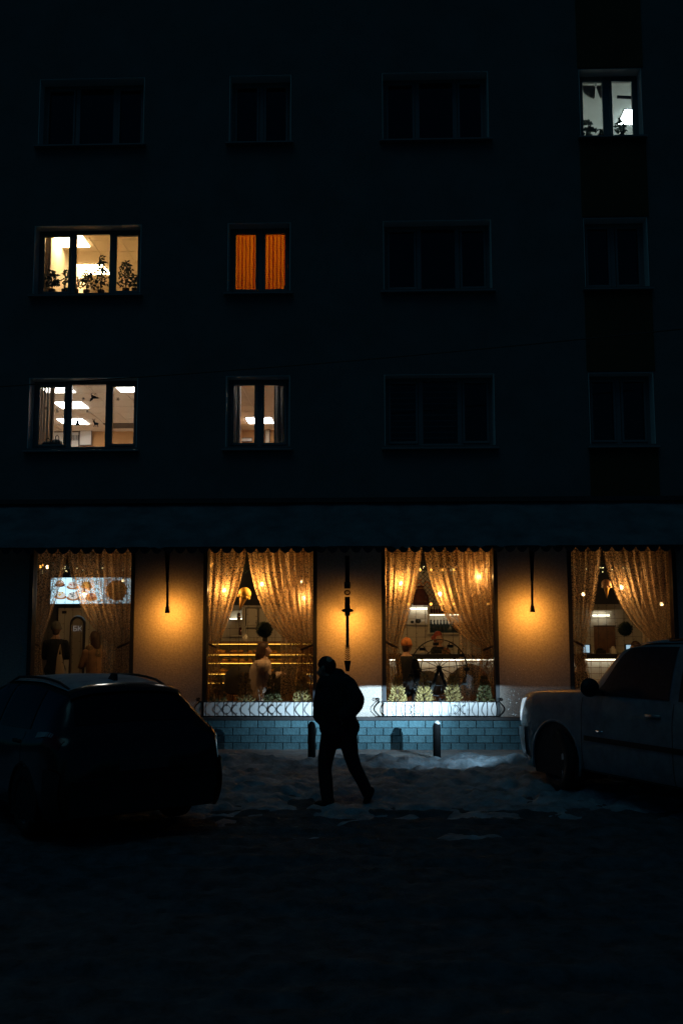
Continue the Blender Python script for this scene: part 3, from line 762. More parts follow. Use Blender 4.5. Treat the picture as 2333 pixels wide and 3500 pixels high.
# ice cream cones
for px, py, hpx, Yb, tilt, ms, lab in ((830, 2048, 84, 18.0, .30, 'scoop', 'yellow model ice cream cone hanging between the curtains over the pastry case'), (2072, 2012, 66, 18.0, 0, 'scoop_b', 'pale model ice cream cone hanging by the bulb over the suv')):
    s = hpx*Yb/FPX; c = P(px, py, Yb)
    t = thing('ice_cream_cone', lab, 'ice cream', c, 'model ice cream cones')
    def tr(o): o.matrix_basis = Matrix.Translation(c) @ Matrix.Rotation(tilt, 4, 'Y') @ Matrix.Translation(-c)
    tr(MB().lathe([(.005, -.5*s), (.10*s, -.15*s), (.18*s, .12*s), (.19*s, .16*s), (0, .16*s)], c, 14).build('cone', 'cone', t, smooth=True))
    sm = MB().ball(c+Vector((0, 0, .24*s)), .25*s, 14, 9, (1.05, 1, 1.0))
    for k in range(7):
        a = k*.9; sm.ball(c+Vector((math.cos(a)*.2*s, math.sin(a)*.2*s, .10*s)), .075*s, 8, 5)
    tr(sm.build('scoop', ms, t, smooth=True))
    MB().tube([c+Vector((0, 0, .4*s)), (c.x, c.y, CC)], .003, 4).build('cord', 'wire', t)

# menu screen with cakes
Ys = 21.2; a = P(175, 1975, Ys); b = P(462, 2063, Ys)
t = thing('menu_screen', 'bright wide menu screen showing cakes behind the lace curtain', 'screen', ((a.x+b.x)/2, Ys, b.z))
MB().box(a.x-.03, b.x+.03, Ys, Ys+.06, b.z-.03, a.z+.03).build('housing', 'plastic', t)
MB().box(a.x, b.x, Ys-.006, Ys-.001, b.z, a.z).build('display', 'screen', t)
def disc(m, px, py, w, h, Y, n=18, lo=0, hi=1):
    poly = []
    for k in range(n):
        q = k*2*math.pi/n; p = P(px+w*math.cos(q), py+h*math.sin(q), Y); poly.append((p.x, p.z))
    m.prism(poly, Y-.003, Y)
    return m
def cake(px, py, s, base, top, bits):
    g_ = bpy.data.objects.new('cake_picture', None); C.objects.link(g_); g_.parent = t; g_.matrix_parent_inverse = wmat(t).inverted()
    disc(MB(), px, py+8*s, 22*s, 9*s, Ys-.008).build('cake_base', base, g_)
    m = MB(); disc(m, px, py, 17*s, 12*s, Ys-.012); m.build('cake_top', top, g_)
    m = MB(); rnd = random.Random(px)
    for k in range(7): disc(m, px+rnd.uniform(-10, 10)*s, py-3*s+rnd.uniform(-6, 6)*s, 3*s, 2*s, Ys-.016, 8)
    m.build('cake_fruit', bits, g_)
cake(205, 1993, .8, 'cake_dark', 'cake_tan', 'cake_white'); cake(248, 1999, .95, 'cake_tan', 'cake_white', 'cake_red'); cake(295, 1998, .9, 'cake_tan', 'cake_yellow', 'cake_dark')
cake(207, 2033, .95, 'cake_tan', 'cake_white', 'cake_yellow'); cake(250, 2036, 1.05, 'cake_tan', 'cake_white', 'cake_blue'); cake(312, 2038, .95, 'cake_tan', 'cake_red', 'cake_white')
# door and arched panel with letters
Yd = 21.6
a = P(201, 2078, Yd); b = P(330, 2330, Yd)
t = thing('back_door', 'plain grey door with thin dark frame below the menu screen', 'door', ((a.x+b.x)/2, Yd, CF))
MB().box(a.x, b.x, Yd, Yd+.05, CF, a.z).build('door_leaf', 'cabinet', t)
MB().box(a.x-.03, a.x, Yd-.02, Yd+.05, CF, a.z+.03).box(b.x, b.x+.03, Yd-.02, Yd+.05, CF, a.z+.03).box(a.x, b.x, Yd-.02, Yd+.05, a.z, a.z+.03).build('door_frame', 'counter_black', t)
n_ = P(220, 2093, Yd); MB().box(n_.x-.05, n_.x+.05, Yd-.012, Yd-.002, n_.z-.03, n_.z+.03).build('door_plate', 'counter_black', t)
Ya = 20.6; c = P(266, 2132, Ya); hw = 23*Ya/FPX
t = thing('arched_sign', 'black arched frame holding a grey panel lettered in white', 'sign', (c.x, Ya, CF+.3))
pts = [(c.x-hw, Ya, CF+.3)]+[(c.x-hw*math.cos(k*math.pi/14), Ya, c.z+hw*math.sin(k*math.pi/14)) for k in range(15)]+[(c.x+hw, Ya, CF+.3)]
MB().tube(pts, .028, 6).build('arch_frame', 'counter_black', t)
MB().prism([(p[0], p[2]) for p in pts], Ya, Ya+.01).build('panel', 'cafe_wall', t)
def text(name, body, size, loc, m, parent, depth=.004):
    cu = bpy.data.curves.new(name, 'FONT'); cu.body = body; cu.size = size; cu.extrude = depth; cu.align_x = 'CENTER'; cu.align_y = 'CENTER'
    o = bpy.data.objects.new('tmp', cu); C.objects.link(o)
    bpy.context.view_layer.update()
    me = bpy.data.meshes.new_from_object(o.evaluated_get(bpy.context.evaluated_depsgraph_get()))
    bpy.data.objects.remove(o)
    me.transform(Matrix.Translation(loc) @ Matrix.Rotation(math.pi/2, 4, 'X'))
    me.materials.clear()
    return obj(name, me, m, parent)
lp = P(265, 2150, Ya); text('lettering', 'БК', .15, (lp.x, Ya-.008, lp.z), 'sign_white', t)
# orange lettering on the dark upper wall behind the ferris wheel
Yl = CB-.07; lp = P(1458, 1999, Yl)
t = thing('wall_lettering', 'large orange lettering on the dark wall behind the curtains', 'lettering', lp)
text('lettering', 'бел', .30, (lp.x, Yl, lp.z), 'sign_orange', t, .012)
lp = P(1472, 2038, Yl); text('lettering', 'ред', .15, (lp.x, Yl, lp.z), 'sign_orange', t, .01)
Yk = CB-.25
sk = thing('paper_sack', 'dark brown paper sack standing below the orange lettering', 'sack', P(1437, 2068, Yk))
b0 = P(1437, 2069, Yk)
sm = MB().lathe([(.17, 0), (.19, .08), (.17, .2), (.10, .32), (.06, .37), (.075, .42), (.03, .43)], b0, 12).build('sack_body', 'sack', sk, smooth=True)
MB().lathe([(.062, .36), (.072, .37), (.062, .385)], b0, 10).build('tie', 'cone', sk)
# lattice behind the lettering
a = P(1380, 1950, CB-.06); b = P(1560, 2068, CB-.06)
t = thing('wall_lattice', 'thin diagonal wire lattice behind the orange lettering', 'lattice', ((a.x+b.x)/2, CB-.06, b.z))
MB().box(a.x, b.x, CB-.058, CB-.054, b.z, a.z).build('backing', 'cabinet', t)
H = a.z-b.z; k = 0; xx = a.x-H
while xx < b.x:
    for s in (0, 1):
        x0, x1 = (xx, xx+H) if s == 0 else (xx+H, xx)
        z0, z1 = b.z, a.z
        pa, pb = Vector((x0, CB-.062, z0)), Vector((x1, CB-.062, z1))
        def clip(p, q):
            d = q-p; t0, t1 = 0, 1
            for lo, hi in ((a.x, b.x),):
                if abs(d.x) > 1e-9:
                    u, v = sorted(((lo-p.x)/d.x, (hi-p.x)/d.x)); t0, t1 = max(t0, u), min(t1, v)
            return (p+d*t0, p+d*t1) if t1-t0 > .03 else None
        cc = clip(pa, pb)
        if cc: MB().tube(cc, .006, 4).build('wire', 'wire', t)
    xx += .10
# shelves with bottles
Yb = CB-.22
def px_box(m, x0, y0, x1, y1, Ya, d):
    a = P(x0, y1, Ya); b = P(x1, y0, Ya); return m.box(a.x, b.x, Ya, Ya+d, a.z, b.z)
sh = thing('bottle_shelf', 'white wall shelf unit filled with bottles behind the bar', 'shelf', P(1508, 2168, Yb))
for nm, (x0, y0, x1, y1) in {'side_panel': (1461, 2072, 1467, 2168), 'shelf_board': (1467, 2096, 1640, 2101), 'bottom_board': (1467, 2163, 1640, 2168), 'end_panel': (1640, 2072, 1646, 2168)}.items():
    px_box(MB(), x0, y0, x1, y1, Yb, .2).build(nm, 'cabinet', sh)
px_box(MB(), 1467, 2072, 1640, 2163, Yb+.19, .005).build('back_panel', 'cafe_tile', sh)
px_box(MB(), 1467, 2101, 1570, 2103, Yb+.01, .03).build('shelf_light', 'led_pale', sh)
bme = {}
def bottle(px, py, hpx, mk, lab, Y=Yb+.08):
    s = hpx*Y/FPX
    if (hpx, mk) not in bme: bme[hpx, mk] = (MB().lathe([(.16*s, 0), (.17*s, .02*s), (.17*s, .55*s), (.06*s, .72*s), (.055*s, .92*s)], n=10).mesh('glass_body', True), MB().lathe([(.065*s, .90*s), (.065*s, s), (0, s)], n=8).mesh('cap'))
    t = thing('bottle', lab, 'bottle', P(px, py, Y), 'bottles on the bar shelf')
    local('glass_body', bme[hpx, mk][0], mk, t); local('cap', bme[hpx, mk][1], 'counter_black', t)
for i, x in enumerate(range(1473, 1634, 11)): bottle(x, 2163, 44, 'bottle_dark', 'dark glass bottle standing on the lower bar shelf')
for i, x in enumerate(range(1474, 1634, 9)): bottle(x, 2096, 22, 'bottle_brown', 'small brown bottle standing on the upper bar shelf')
# small tile shelf left of the bottle shelf
s2 = thing('wall_shelf', 'thin white shelf with pots left of the bottle shelf', 'shelf', P(1430, 2136, Yb))
px_box(MB(), 1385, 2131, 1461, 2136, Yb, .2).build('board', 'cabinet', s2)
px_box(MB(), 1400, 2078, 1461, 2083, Yb+.12, .04).build('light_box', 'led_pale', s2)
for px, w, lab in ((1408, 6, 'small dark pot at the end of the thin white shelf'), (1428, 10, 'wide dark bowl on the thin white shelf'), (1446, 7, 'pale cup on the thin white shelf')):
    c = P(px, 2131, Yb+.1); r = w*Yb/FPX
    tag(MB().lathe([(r*.5, 0), (r, r*.5), (r*.9, r*1.3), (r*.5, r*1.6)], c, 10).build('pot', 'cabinet' if 'cup' in lab else 'counter_black', None, smooth=True), lab, 'pot', 'pots on the thin shelf')
# cabinets behind the pastry case
cb = thing('wall_cabinet', 'pale open wall cabinet behind the pastry case', 'cabinet', P(870, 2175, Yb))
for nm, bx in (('side_panel', (832, 2070, 838, 2175)), ('top_board', (838, 2070, 940, 2076)), ('middle_board', (838, 2140, 940, 2145)), ('door', (842, 2080, 880, 2138)), ('door', (886, 2080, 935, 2138))):
    px_box(MB(), *bx, Yb, .18).build(nm, 'cabinet', cb, bevel=.004)
MB().tube([P(876, 2120, Yb-.02), P(876, 2135, Yb-.02)], .008, 6).build('handle', 'chrome', cb)
c2 = thing('cube_shelf', 'pale cube shelf with a dark jar left of the wall cabinet', 'shelf', P(805, 2176, Yb))
for nm, bx in (('board', (785, 2117, 832, 2121)), ('board', (782, 2171, 832, 2176)), ('side_panel', (826, 2075, 831, 2171))): px_box(MB(), *bx, Yb, .2).build(nm, 'cabinet', c2)
px_box(MB(), 785, 2114, 832, 2117, Yb+.1, .03).build('shelf_light', 'led_pale', c2)
for px, py, r, h, lab in ((816, 2117, 7, 22, 'dark jar on the upper board of the cube shelf'), (822, 2171, 7, 26, 'dark canister on the lower board of the cube shelf')):
    c = P(px, py, Yb+.08); s = Yb/FPX
    tag(MB().lathe([(r*.9*s, 0), (r*s, h*.4*s), (r*.9*s, h*.8*s), (r*.6*s, h*s)], c, 10).build('jar', 'bottle_brown', None, smooth=True), lab, 'jar', 'jars on the cube shelf')
# pastry display case
Yp = 20.0
x0, x1 = PX(690, Yp, 2250), PX(1078, Yp, 2250)
ca = thing('pastry_case', 'glass pastry case with glowing amber shelf strips behind the seated woman', 'display case', ((x0+x1)/2, Yp, CF))
def zz_(py): return PH(py, Yp)
MB().box(x0, x1, Yp, Yp+.6, zz_(2200), zz_(2193)).build('top_board', 'wood', ca)
MB().box(x0, x1, Yp+.62, Yp+.66, CF, zz_(2200)).build('back_panel', 'cabinet', ca)
MB().box(x0, x1, Yp-.05, Yp+.6, CF, zz_(2345)).build('base', 'wood', ca)
shy = [2237, 2266, 2303, 2334]
for py in shy:
    MB().box(x0, x1, Yp+.05, Yp+.6, zz_(py), zz_(py-4)).build('shelf', 'wood', ca)
for py in [2201]+[q+1 for q in shy]:
    MB().box(x0+.02, x1-.02, Yp+.02, Yp+.045, zz_(py+1.4), zz_(py)).build('light_strip', 'led', ca)
MB().box(x0, x1, Yp-.012, Yp-.004, zz_(2345), zz_(2200)).build('glass_front', 'case_glass', ca)
for xx in (x0, (x0+x1)/2-.02, x1-.03): MB().box(xx, xx+.03, Yp-.02, Yp+.04, zz_(2345), zz_(2200)).build('post', 'counter_black', ca)
bun = MB().ball((0, 0, .03), .06, 10, 6, (1.25, 1, .62), .15).mesh('bun', True); loaf = MB().ball((0, 0, .035), .07, 10, 6, (1.7, .9, .6), .2).mesh('loaf', True)
lid = MB().lathe([(.075, 0), (.075, .03), (.055, .05), (.055, .065), (0, .07)], n=12).mesh('cake', True)
for r, py in enumerate(shy):
    rnd = random.Random(r+5)
    for k in range(13):
        px = 712+k*28+rnd.uniform(-6, 6); me, nm, wd_ = ((bun, 'bun', 'round golden bun'), (loaf, 'loaf', 'long golden loaf'), (lid, 'tart', 'small tiered tart'))[(k+r) % 3]
        p = P(px, py-4, Yp+.2); o = bpy.data.objects.new(nm, me); C.objects.link(o); o.location = p; o.scale = (rnd.uniform(.8, 1.1),)*3; o.rotation_euler[2] = rnd.random()*3
        if not me.materials: me.materials.append(M['bread'])
        tag(o, f'{wd_} on the {["top", "second", "third", "bottom"][r]} amber-lit shelf of the pastry case', nm, 'pastries in the case')
# things on the pastry case top
for px, w, h, m_, lab in ((838, 22, 26, 'cabinet', 'rounded pale bread bin on top of the pastry case'), (905, 16, 22, 'counter_black', 'dark coffee grinder on top of the pastry case')):
    c = P(px, 2193, Yp+.25); s = Yp/FPX
    tag(MB().lathe([(w*.5*s, 0), (w*.55*s, h*.5*s), (w*.4*s, h*.85*s), (w*.1*s, h*s)], c, 12).build('counter_jar', m_, None, smooth=True), lab, 'container')
# bar counters with lit tile front
for nm, x0p, x1p, lab in (('w3', 1330, 1720, 'black bar counter with a glowing tiled front behind the toy ferris wheel'), ('w4', 1950, 2330, 'black bar counter with a glowing tiled front behind the suv')):
    Yc = 20.2; x0, x1 = PX(x0p, Yc, 2250), PX(x1p, Yc, 2250); zt_ = PH(2236, Yc); zl = PH(2254, Yc)
    t = thing('bar_counter', lab, 'counter', ((x0+x1)/2, Yc, CF), 'bar counters')
    MB().box(x0, x1, Yc-.12, Yc+.6, zl, zt_).build('counter_top', 'counter_black', t, bevel=.006)
    MB().box(x0, x1, Yc+.05, Yc+.55, CF, zl-.002).build('body', 'wood', t)
    MB().box(x0, x1, Yc-.05, Yc-.02, zl-.022, zl-.002).build('light_strip', 'led_pale', t)
    tm = MB().box(0, .19, 0, .012, 0, .11).mesh('tile')
    for r in range(4):
        for k in range(int((x1-x0)/.2)):
            o = obj('tile', tm, 'cafe_tile', t); o.location = (x0+.005+k*.2, Yc+.036, zl-.05-(r+1)*.118)
# goods on the bar
for px, w, h, m_, lab in ((1477, 12, 14, 'counter_black', 'small black basket on the bar at the left of the barista'), (1524, 26, 22, 'wood', 'open wooden crate on the bar before the barista'), (1568, 10, 24, 'bottle_dark', 'dark bottle stand on the bar beside the wooden crate'), (1600, 14, 18, 'cabinet', 'pale cup stack on the bar right of the crate'),
                          (2050, 34, 20, 'counter_black', 'low dark coffee machine on the bar behind the suv'), (2095, 18, 26, 'cabinet', 'pale canister on the bar behind the suv')):
    Yc = 20.3; c = P(px, 2236, Yc); s = Yc/FPX
    t = thing('bar_container', lab, 'container', c)
    MB().box(c.x-w/2*s, c.x+w/2*s, c.y-.08, c.y+.1, c.z, c.z+h*.7*s).build('body', m_, t, bevel=.012)
    MB().lathe([(w*.3*s, h*.7*s), (w*.36*s, h*.85*s), (w*.2*s, h*s)], c, 10).build('top', m_, t)
# ferris wheel toy
Yf = 17.56; c = P(1499, 2282, Yf); s = Yf/FPX
fw = thing('toy_ferris_wheel', 'dark toy ferris wheel standing behind the glass over the conifers', 'ferris wheel', (c.x, Yf, Zp0))
for nm, r, yo in (('outer_rim', 94, -.03), ('outer_rim', 94, .05), ('inner_rim', 60, -.03)):
    MB().tube([(c.x+r*s*math.cos(k*math.pi/24), Yf+yo, c.z+r*s*math.sin(k*math.pi/24)) for k in range(49)], .009, 6, False).build(nm, 'toy_metal', fw)
for k in range(12):
    a = k*math.pi/6+.1; MB().tube([c+Vector((0, -.03, 0)), c+Vector((60*s*math.cos(a), -.03, 60*s*math.sin(a))), c+Vector((94*s*math.cos(a), -.03, 94*s*math.sin(a)))], .007, 5).build('spoke', 'toy_metal', fw)
    p = c+Vector((94*s*math.cos(a), .01, 94*s*math.sin(a)))
    g_ = MB(); g_.box(p.x-.05, p.x+.05, Yf-.03, Yf+.05, p.z-.10, p.z-.05).tube([p, p+Vector((-.045, 0, -.05))], .004, 4).tube([p, p+Vector((.045, 0, -.05))], .004, 4)
    g_.build('gondola', 'toy_metal', fw)
MB().ball(c+Vector((0, -.05, 0)), .045, 10, 6, (1, .6, 1)).build('hub', 'toy_metal', fw, smooth=True)
for sx in (-1, 1): MB().tube([c+Vector((0, -.06, 0)), Vector((c.x+sx*.26, Yf-.06, Z_PL+.1))], [.028, .034], 6).build('stand_leg', 'toy_metal', fw)
# low chairs by the window
def tub_chair(px, py_top, Y, lab, m_='cafe_dark'):
    top = P(px, py_top, Y); x = top.x
    t = thing('tub_chair', lab, 'chair', (x, Y, CF), 'tub chairs in the cafe')
    n = 14; vs = []; fs = []
    for k in range(n+1):
        a = math.pi+math.pi*k/n
        hh = top.z-CF-.10*abs(math.cos(a))**2*2
        for r, z in ((.34, CF+.38), (.36, CF+hh*.75), (.34, CF+hh), (.27, CF+hh-.03), (.27, CF+.42)):
            vs.append((x+r*math.cos(a), Y+.1+r*math.sin(a), z))
    for k in range(n):
        for q in range(4): fs.append((k*5+q, k*5+q+1, k*5+5+q+1, k*5+5+q))
    MB().add(vs, fs).build('backrest', m_, t, smooth=True)
    MB().lathe([(.30, .36), (.33, .40), (.32, .47), (.1, .49), (0, .49)], (x, Y+.1, CF), 14).build('seat', m_, t, smooth=True)
    for sx in (-1, 1):
        for sy_ in (-1, 1): MB().tube([(x+sx*.2, Y+.1+sy_*.2, CF+.38), (x+sx*.27, Y+.1+sy_*.27, CF)], [.02, .013], 6).build('leg', 'wood', t)
tub_chair(828, 2270, 18.95, 'dark tub chair left of the seated woman'); tub_chair(985, 2268, 18.95, 'dark tub chair right of the seated woman')
tub_chair(1602, 2268, 18.7, 'dark tub chair right of the toy ferris wheel'); tub_chair(1455, 2290, 18.8, 'dark tub chair behind the toy ferris wheel')
# shop window 4: shelf light, tablets, board
a = thing('lit_wall_shelf', 'short wall shelf with a pale light strip above the suv', 'shelf', P(2055, 2105, CB-.2))
px_box(MB(), 2025, 2085, 2092, 2088, CB-.2, .18).build('board', 'cabinet', a); px_box(MB(), 2025, 2102, 2082, 2106, CB-.15, .03).build('light_strip', 'led_pale', a)
px_box(MB(), 2025, 2088, 2092, 2102, CB-.03, .02).build('back_panel', 'cafe_tile', a)
a = thing('wall_board', 'brown framed board on the tiled wall over the suv', 'board', P(2060, 2205, CB-.05))
px_box(MB(), 2032, 2142, 2100, 2238, CB-.06, .03).build('board', 'wood', a); px_box(MB(), 2028, 2138, 2104, 2142, CB-.065, .04).build('frame', 'counter_black', a)
for px, lab in ((2003, 'small glowing tablet standing on the bar left of the brown board'), (2150, 'small glowing tablet beside the customer above the suv bonnet')):
    p = P(px, 2236, 20.25); t = thing('tablet', lab, 'tablet', p, 'tablets on the bar')
    o1 = MB().box(p.x-.085, p.x+.085, p.y, p.y+.02, p.z, p.z+.20).build('case', 'counter_black', t); o2 = MB().box(p.x-.06, p.x+.065, p.y-.004, p.y-.001, p.z+.03, p.z+.18).build('display', 'tablet', t)

# ------------------------------------------------------------------ people
def capsules(segs, vox):
    """one continuous surface from tapered limbs (joined by a fine remesh)"""
    m = MB()
    for a, b, ra, rb in segs:
        a = Vector(a); b = Vector(b); n = 10; d = b-a
        if d.length < 1e-5: m.ball(a, ra, 12, 8); continue
        k = max(2, int(d.length/max(.5*min(ra, rb), .02)))
        pts = [a+d*i/k for i in range(k+1)]; rs = [ra+(rb-ra)*i/k for i in range(k+1)]
        m.tube(pts, rs, n); m.ball(a, ra, 10, 7); m.ball(b, rb, 10, 7)
    me = bpy.data.meshes.new('tmp'); me.from_pydata(m.v, [], m.f); me.update()
    o = bpy.data.objects.new('tmp', me); C.objects.link(o)
    r = o.modifiers.new('r', 'REMESH'); r.mode = 'VOXEL'; r.voxel_size = vox; r.use_smooth_shade = True
    s = o.modifiers.new('s', 'SMOOTH'); s.iterations = 4; s.factor = .5
    bpy.context.view_layer.update()
    out = bpy.data.meshes.new_from_object(o.evaluated_get(bpy.context.evaluated_depsgraph_get()))
    bpy.data.objects.remove(o); out.materials.clear()
    return out
def head_segs(c, s=1.0, face=Vector((-1, 0, 0))):
    f = face.normalized(); side = Vector((0, 0, 1)).cross(f).normalized()
    c = Vector(c); up = Vector((0, 0, 1))
    g_ = [(c+up*.03*s-f*.02*s, c-up*.04*s+f*.02*s, .088*s, .075*s), (c-up*.06*s+f*.045*s, c-up*.085*s+f*.05*s, .05*s, .035*s),
          (c+f*.085*s+up*.005*s, c+f*.112*s-up*.02*s, .012*s, .017*s), (c-up*.08*s-f*.03*s, c-up*.17*s-f*.04*s, .06*s, .065*s)]
    for e in (-1, 1): g_.append((c+side*e*.088*s, c+side*e*.088*s-up*.03*s, .018*s, .014*s)); 
    g_.append((c+f*.09*s-up*.055*s-side*.02*s, c+f*.09*s-up*.055*s+side*.02*s, .012*s, .012*s))
    return g_
# --- the walking man
YM = 11.85
def q(px, py, dy=0): return P(px, py, YM+dy)
man = thing('person', 'person in dark hooded jacket walking hands in pockets across the snow', 'person', (q(1165, 2752).x, YM, 0))
hd = q(1113, 2280)
body = head_segs(hd, 1.02, Vector((-.85, .3, -.42)))
body += [(q(1130, 2325), q(1150, 2350), .07, .10), (q(1150, 2350), q(1160, 2480), .15, .14),
         (q(1128, 2510, .04), q(1112, 2612, .03), .085, .06), (q(1112, 2612, .03), q(1118, 2728, .0), .055, .04), (q(1185, 2510, -.04), q(1208, 2618, -.05), .085, .06), (q(1208, 2618, -.05), q(1258, 2712, -.02), .055, .04),
         (q(1190, 2345, -.10), q(1228, 2405, -.14), .06, .05), (q(1228, 2405, -.14), q(1185, 2440, -.2), .048, .036), (q(1098, 2345, .1), q(1092, 2412, .14), .06, .05), (q(1092, 2412, .14), q(1115, 2445, .0), .048, .036)]
for hx, hy, hdx in ((1178, 2446, -.2), (1120, 2450, 0)):          # hands inside the pockets: palm, four fingers, thumb
    p0 = q(hx, hy, hdx); body.append((p0, p0+Vector((-.02, 0, -.05)), .035, .03))
    for k in range(4): body.append((p0+Vector((-.02, -.025+k*.017, -.05)), p0+Vector((-.035, -.025+k*.017, -.115+.008*abs(k-1.3))), .0095, .008))
    body.append((p0+Vector((-.03, -.03, -.01)), p0+Vector((-.065, -.035, -.055)), .011, .009))
obj('body', capsules(body, .014), 'skin', man)
jk = [(q(1148, 2352), q(1146, 2400), .175, .205), (q(1128, 2345, .08), q(1112, 2400, .1), .135, .135), (q(1112, 2400, .1), q(1108, 2440, .08), .135, .135), (q(1108, 2440, .08), q(1132, 2470, .03), .13, .12),
      (q(1146, 2400), q(1158, 2450), .205, .20), (q(1158, 2450), q(1160, 2492), .195, .185), (q(1130, 2485), q(1192, 2485), .135, .125), (q(1138, 2505), q(1186, 2505), .125, .12),
      (q(1188, 2345, -.1), q(1215, 2392, -.16), .105, .102), (q(1215, 2392, -.16), q(1211, 2408, -.17), .102, .10), (q(1211, 2408, -.17), q(1184, 2447, -.2), .098, .085),
      (q(1108, 2345, .12), q(1094, 2412, .16), .095, .09), (q(1094, 2412, .16), q(1112, 2448, .06), .085, .08),
      (q(1117, 2338), q(1172, 2338), .115, .12), (q(1112, 2322), q(1160, 2322), .055, .09)]
o = obj('jacket', capsules([(a_, b_, ra_*1.06, rb_*1.06) for a_, b_, ra_, rb_ in jk], .016), 'dark_cloth', man)
hoodsegs = [(q(1130, 2312), q(1158, 2306), .075, .072), (q(1158, 2306), q(1165, 2318), .070, .075), (q(1150, 2296), q(1162, 2300), .045, .05)]
obj('hood', capsules(hoodsegs, .014), 'dark_cloth', man)
hat = [(q(1114, 2270), q(1122, 2276), .098, .098), (q(1120, 2285), q(1128, 2300), .088, .075), (q(1094, 2271), q(1100, 2268), .035, .05)]
obj('cap', capsules(hat, .014), 'grey_knit' if 0 else 'dark_cloth', man)
tr_ = [(q(1130, 2510, .05), q(1113, 2590, .04), .120, .096), (q(1113, 2590, .04), q(1109, 2630, .03), .094, .082), (q(1109, 2630, .03), q(1114, 2680, .02), .082, .084), (q(1114, 2680, .02), q(1119, 2733, 0), .084, .074),
       (q(1185, 2510, -.05), q(1200, 2585, -.06), .122, .090), (q(1200, 2585, -.06), q(1213, 2625, -.06), .088, .082), (q(1213, 2625, -.06), q(1240, 2676, -.04), .08, .072), (q(1240, 2676, -.04), q(1256, 2712, -.02), .072, .070), (q(1140, 2500), q(1182, 2500), .13, .12),
       (q(1140, 2530), q(1170, 2530), .11, .1)]
obj('trousers', capsules(tr_, .014), 'trouser', man)
for k, segs in enumerate(([(q(1128, 2735), q(1128, 2744), .052, .05), (q(1128, 2744), q(1086, 2747, .05), .042, .033), (q(1086, 2747, .05), q(1080, 2748, .06), .033, .026)],
                          [(q(1262, 2705), q(1266, 2703), .05, .05), (q(1264, 2706), q(1250, 2746, .04), .052, .04), (q(1250, 2746, .04), q(1242, 2752, .07), .036, .026)])):
    obj('boot', capsules(segs, .011), 'boot', man)

# --- people in the cafe (body > clothes, hair)
def cafe_person(px, py_head, Y, label, coat, hair, face, seated=True, longhair=False, hat_m=None, arm=None, lean=0, s=1.0):
    h = P(px, py_head, Y); f = Vector(face).normalized(); side = Vector((0, 0, 1)).cross(f).normalized(); up = Vector((0, 0, 1))
    t = thing('person', label, 'person', (h.x, Y, CF))
    neck = h-up*.17*s-f*.03*s; sh = h-up*.27*s-f*(.03+lean*.3); hip = h-up*.78*s-f*(.06+lean)
    seg = head_segs(h, s, f)+[(neck, sh, .06, .09), (sh, hip, .14, .14)]
    cl = [(sh-side*.14*s, sh+side*.14*s, .075, .075), (sh-up*.03, hip, .16, .165), (hip-side*.06, hip+side*.06, .15, .15), (neck-up*.02, sh, .085, .12)]
    for e in (-1, 1):
        a = sh+side*e*.18*s; el = a-up*.27*s+f*.10+side*e*.04; ha = el+f*.22-up*.02-side*e*.08
        if arm: ha = el+f*.20+up*.12-side*e*.10
        seg += [(a, el, .045, .04), (el, ha, .038, .03), (ha, ha+f*.07, .032, .03)]
        for k in range(4): seg.append((ha+f*.07+up*(.022-.015*k), ha+f*(.13-.01*abs(k-1))+up*(.018-.015*k)-side*e*.02, .010, .008))
        seg.append((ha+f*.02+up*.03, ha+f*.07+up*.055, .012, .009))
        cl += [(a, el, .068, .06), (el, ha-f*.02, .056, .046)]
        if seated: kn = hip+f*.42+side*e*.1-up*.02; ft = Vector((kn.x, kn.y, CF+.05))+f*.02
        else: kn = hip-up*.40+side*e*.08+f*.03; ft = Vector((hip.x, hip.y, CF+.04))+side*e*.09
        seg += [(hip+side*e*.09, kn, .085, .06), (kn, ft, .055, .04), (ft, ft+f*.14-up*.01, .038, .03)]
        if not seated: cl.append((hip, hip-up*.35+side*e*.05, .16, .17))
    obj('body', capsules(seg, .020), 'skin', t)
    obj('top', capsules(cl, .022), coat, t)
    leg = []
    for e in (-1, 1):
        if seated: kn = hip+f*.42+side*e*.1-up*.02; ft = Vector((kn.x, kn.y, CF+.08))+f*.02
        else: kn = hip-up*.40+side*e*.08+f*.03; ft = Vector((hip.x, hip.y, CF+.07))+side*e*.09
        leg += [(hip+side*e*.09, kn, .10, .075), (kn, ft, .07, .055), (ft-up*.03, ft+f*.15-up*.04, .05, .04)]
    obj('trousers', capsules(leg, .022), 'trouser', t)
    hs = [(h+up*.045-f*.03, h+up*.03-f*.045, .095*s, .093*s), (h-f*.06, h-f*.07-up*.05, .075, .07)]
    if longhair: hs += [(h-f*.08, h-f*.11-up*.2, .08, .065), (h-f*.06+side*.05, h-f*.06+side*.06-up*.18, .05, .04), (h-f*.06-side*.05, h-f*.06-side*.06-up*.18, .05, .04)]
    if hat_m:
        obj('hat', capsules([(h+up*.055-f*.02, h+up*.045-f*.035, .102*s, .104*s), (h+up*.02-side*.07, h+up*.02+side*.07, .045, .045)], .016), hat_m, t)
        hs = [(h-f*.045, h-f*.055-up*.06, .082, .07)]
    obj('hair', capsules(hs, .016), hair, t)
    return t, h, f, side, up, sh
t, h, f, side, up, sh = cafe_person(908, 2220, 18.35, 'woman with brown hair in a pale hoodie seated facing right', 'hoodie', 'hair_brown', (1, .25, -.1), True, False, arm=True, lean=.05)
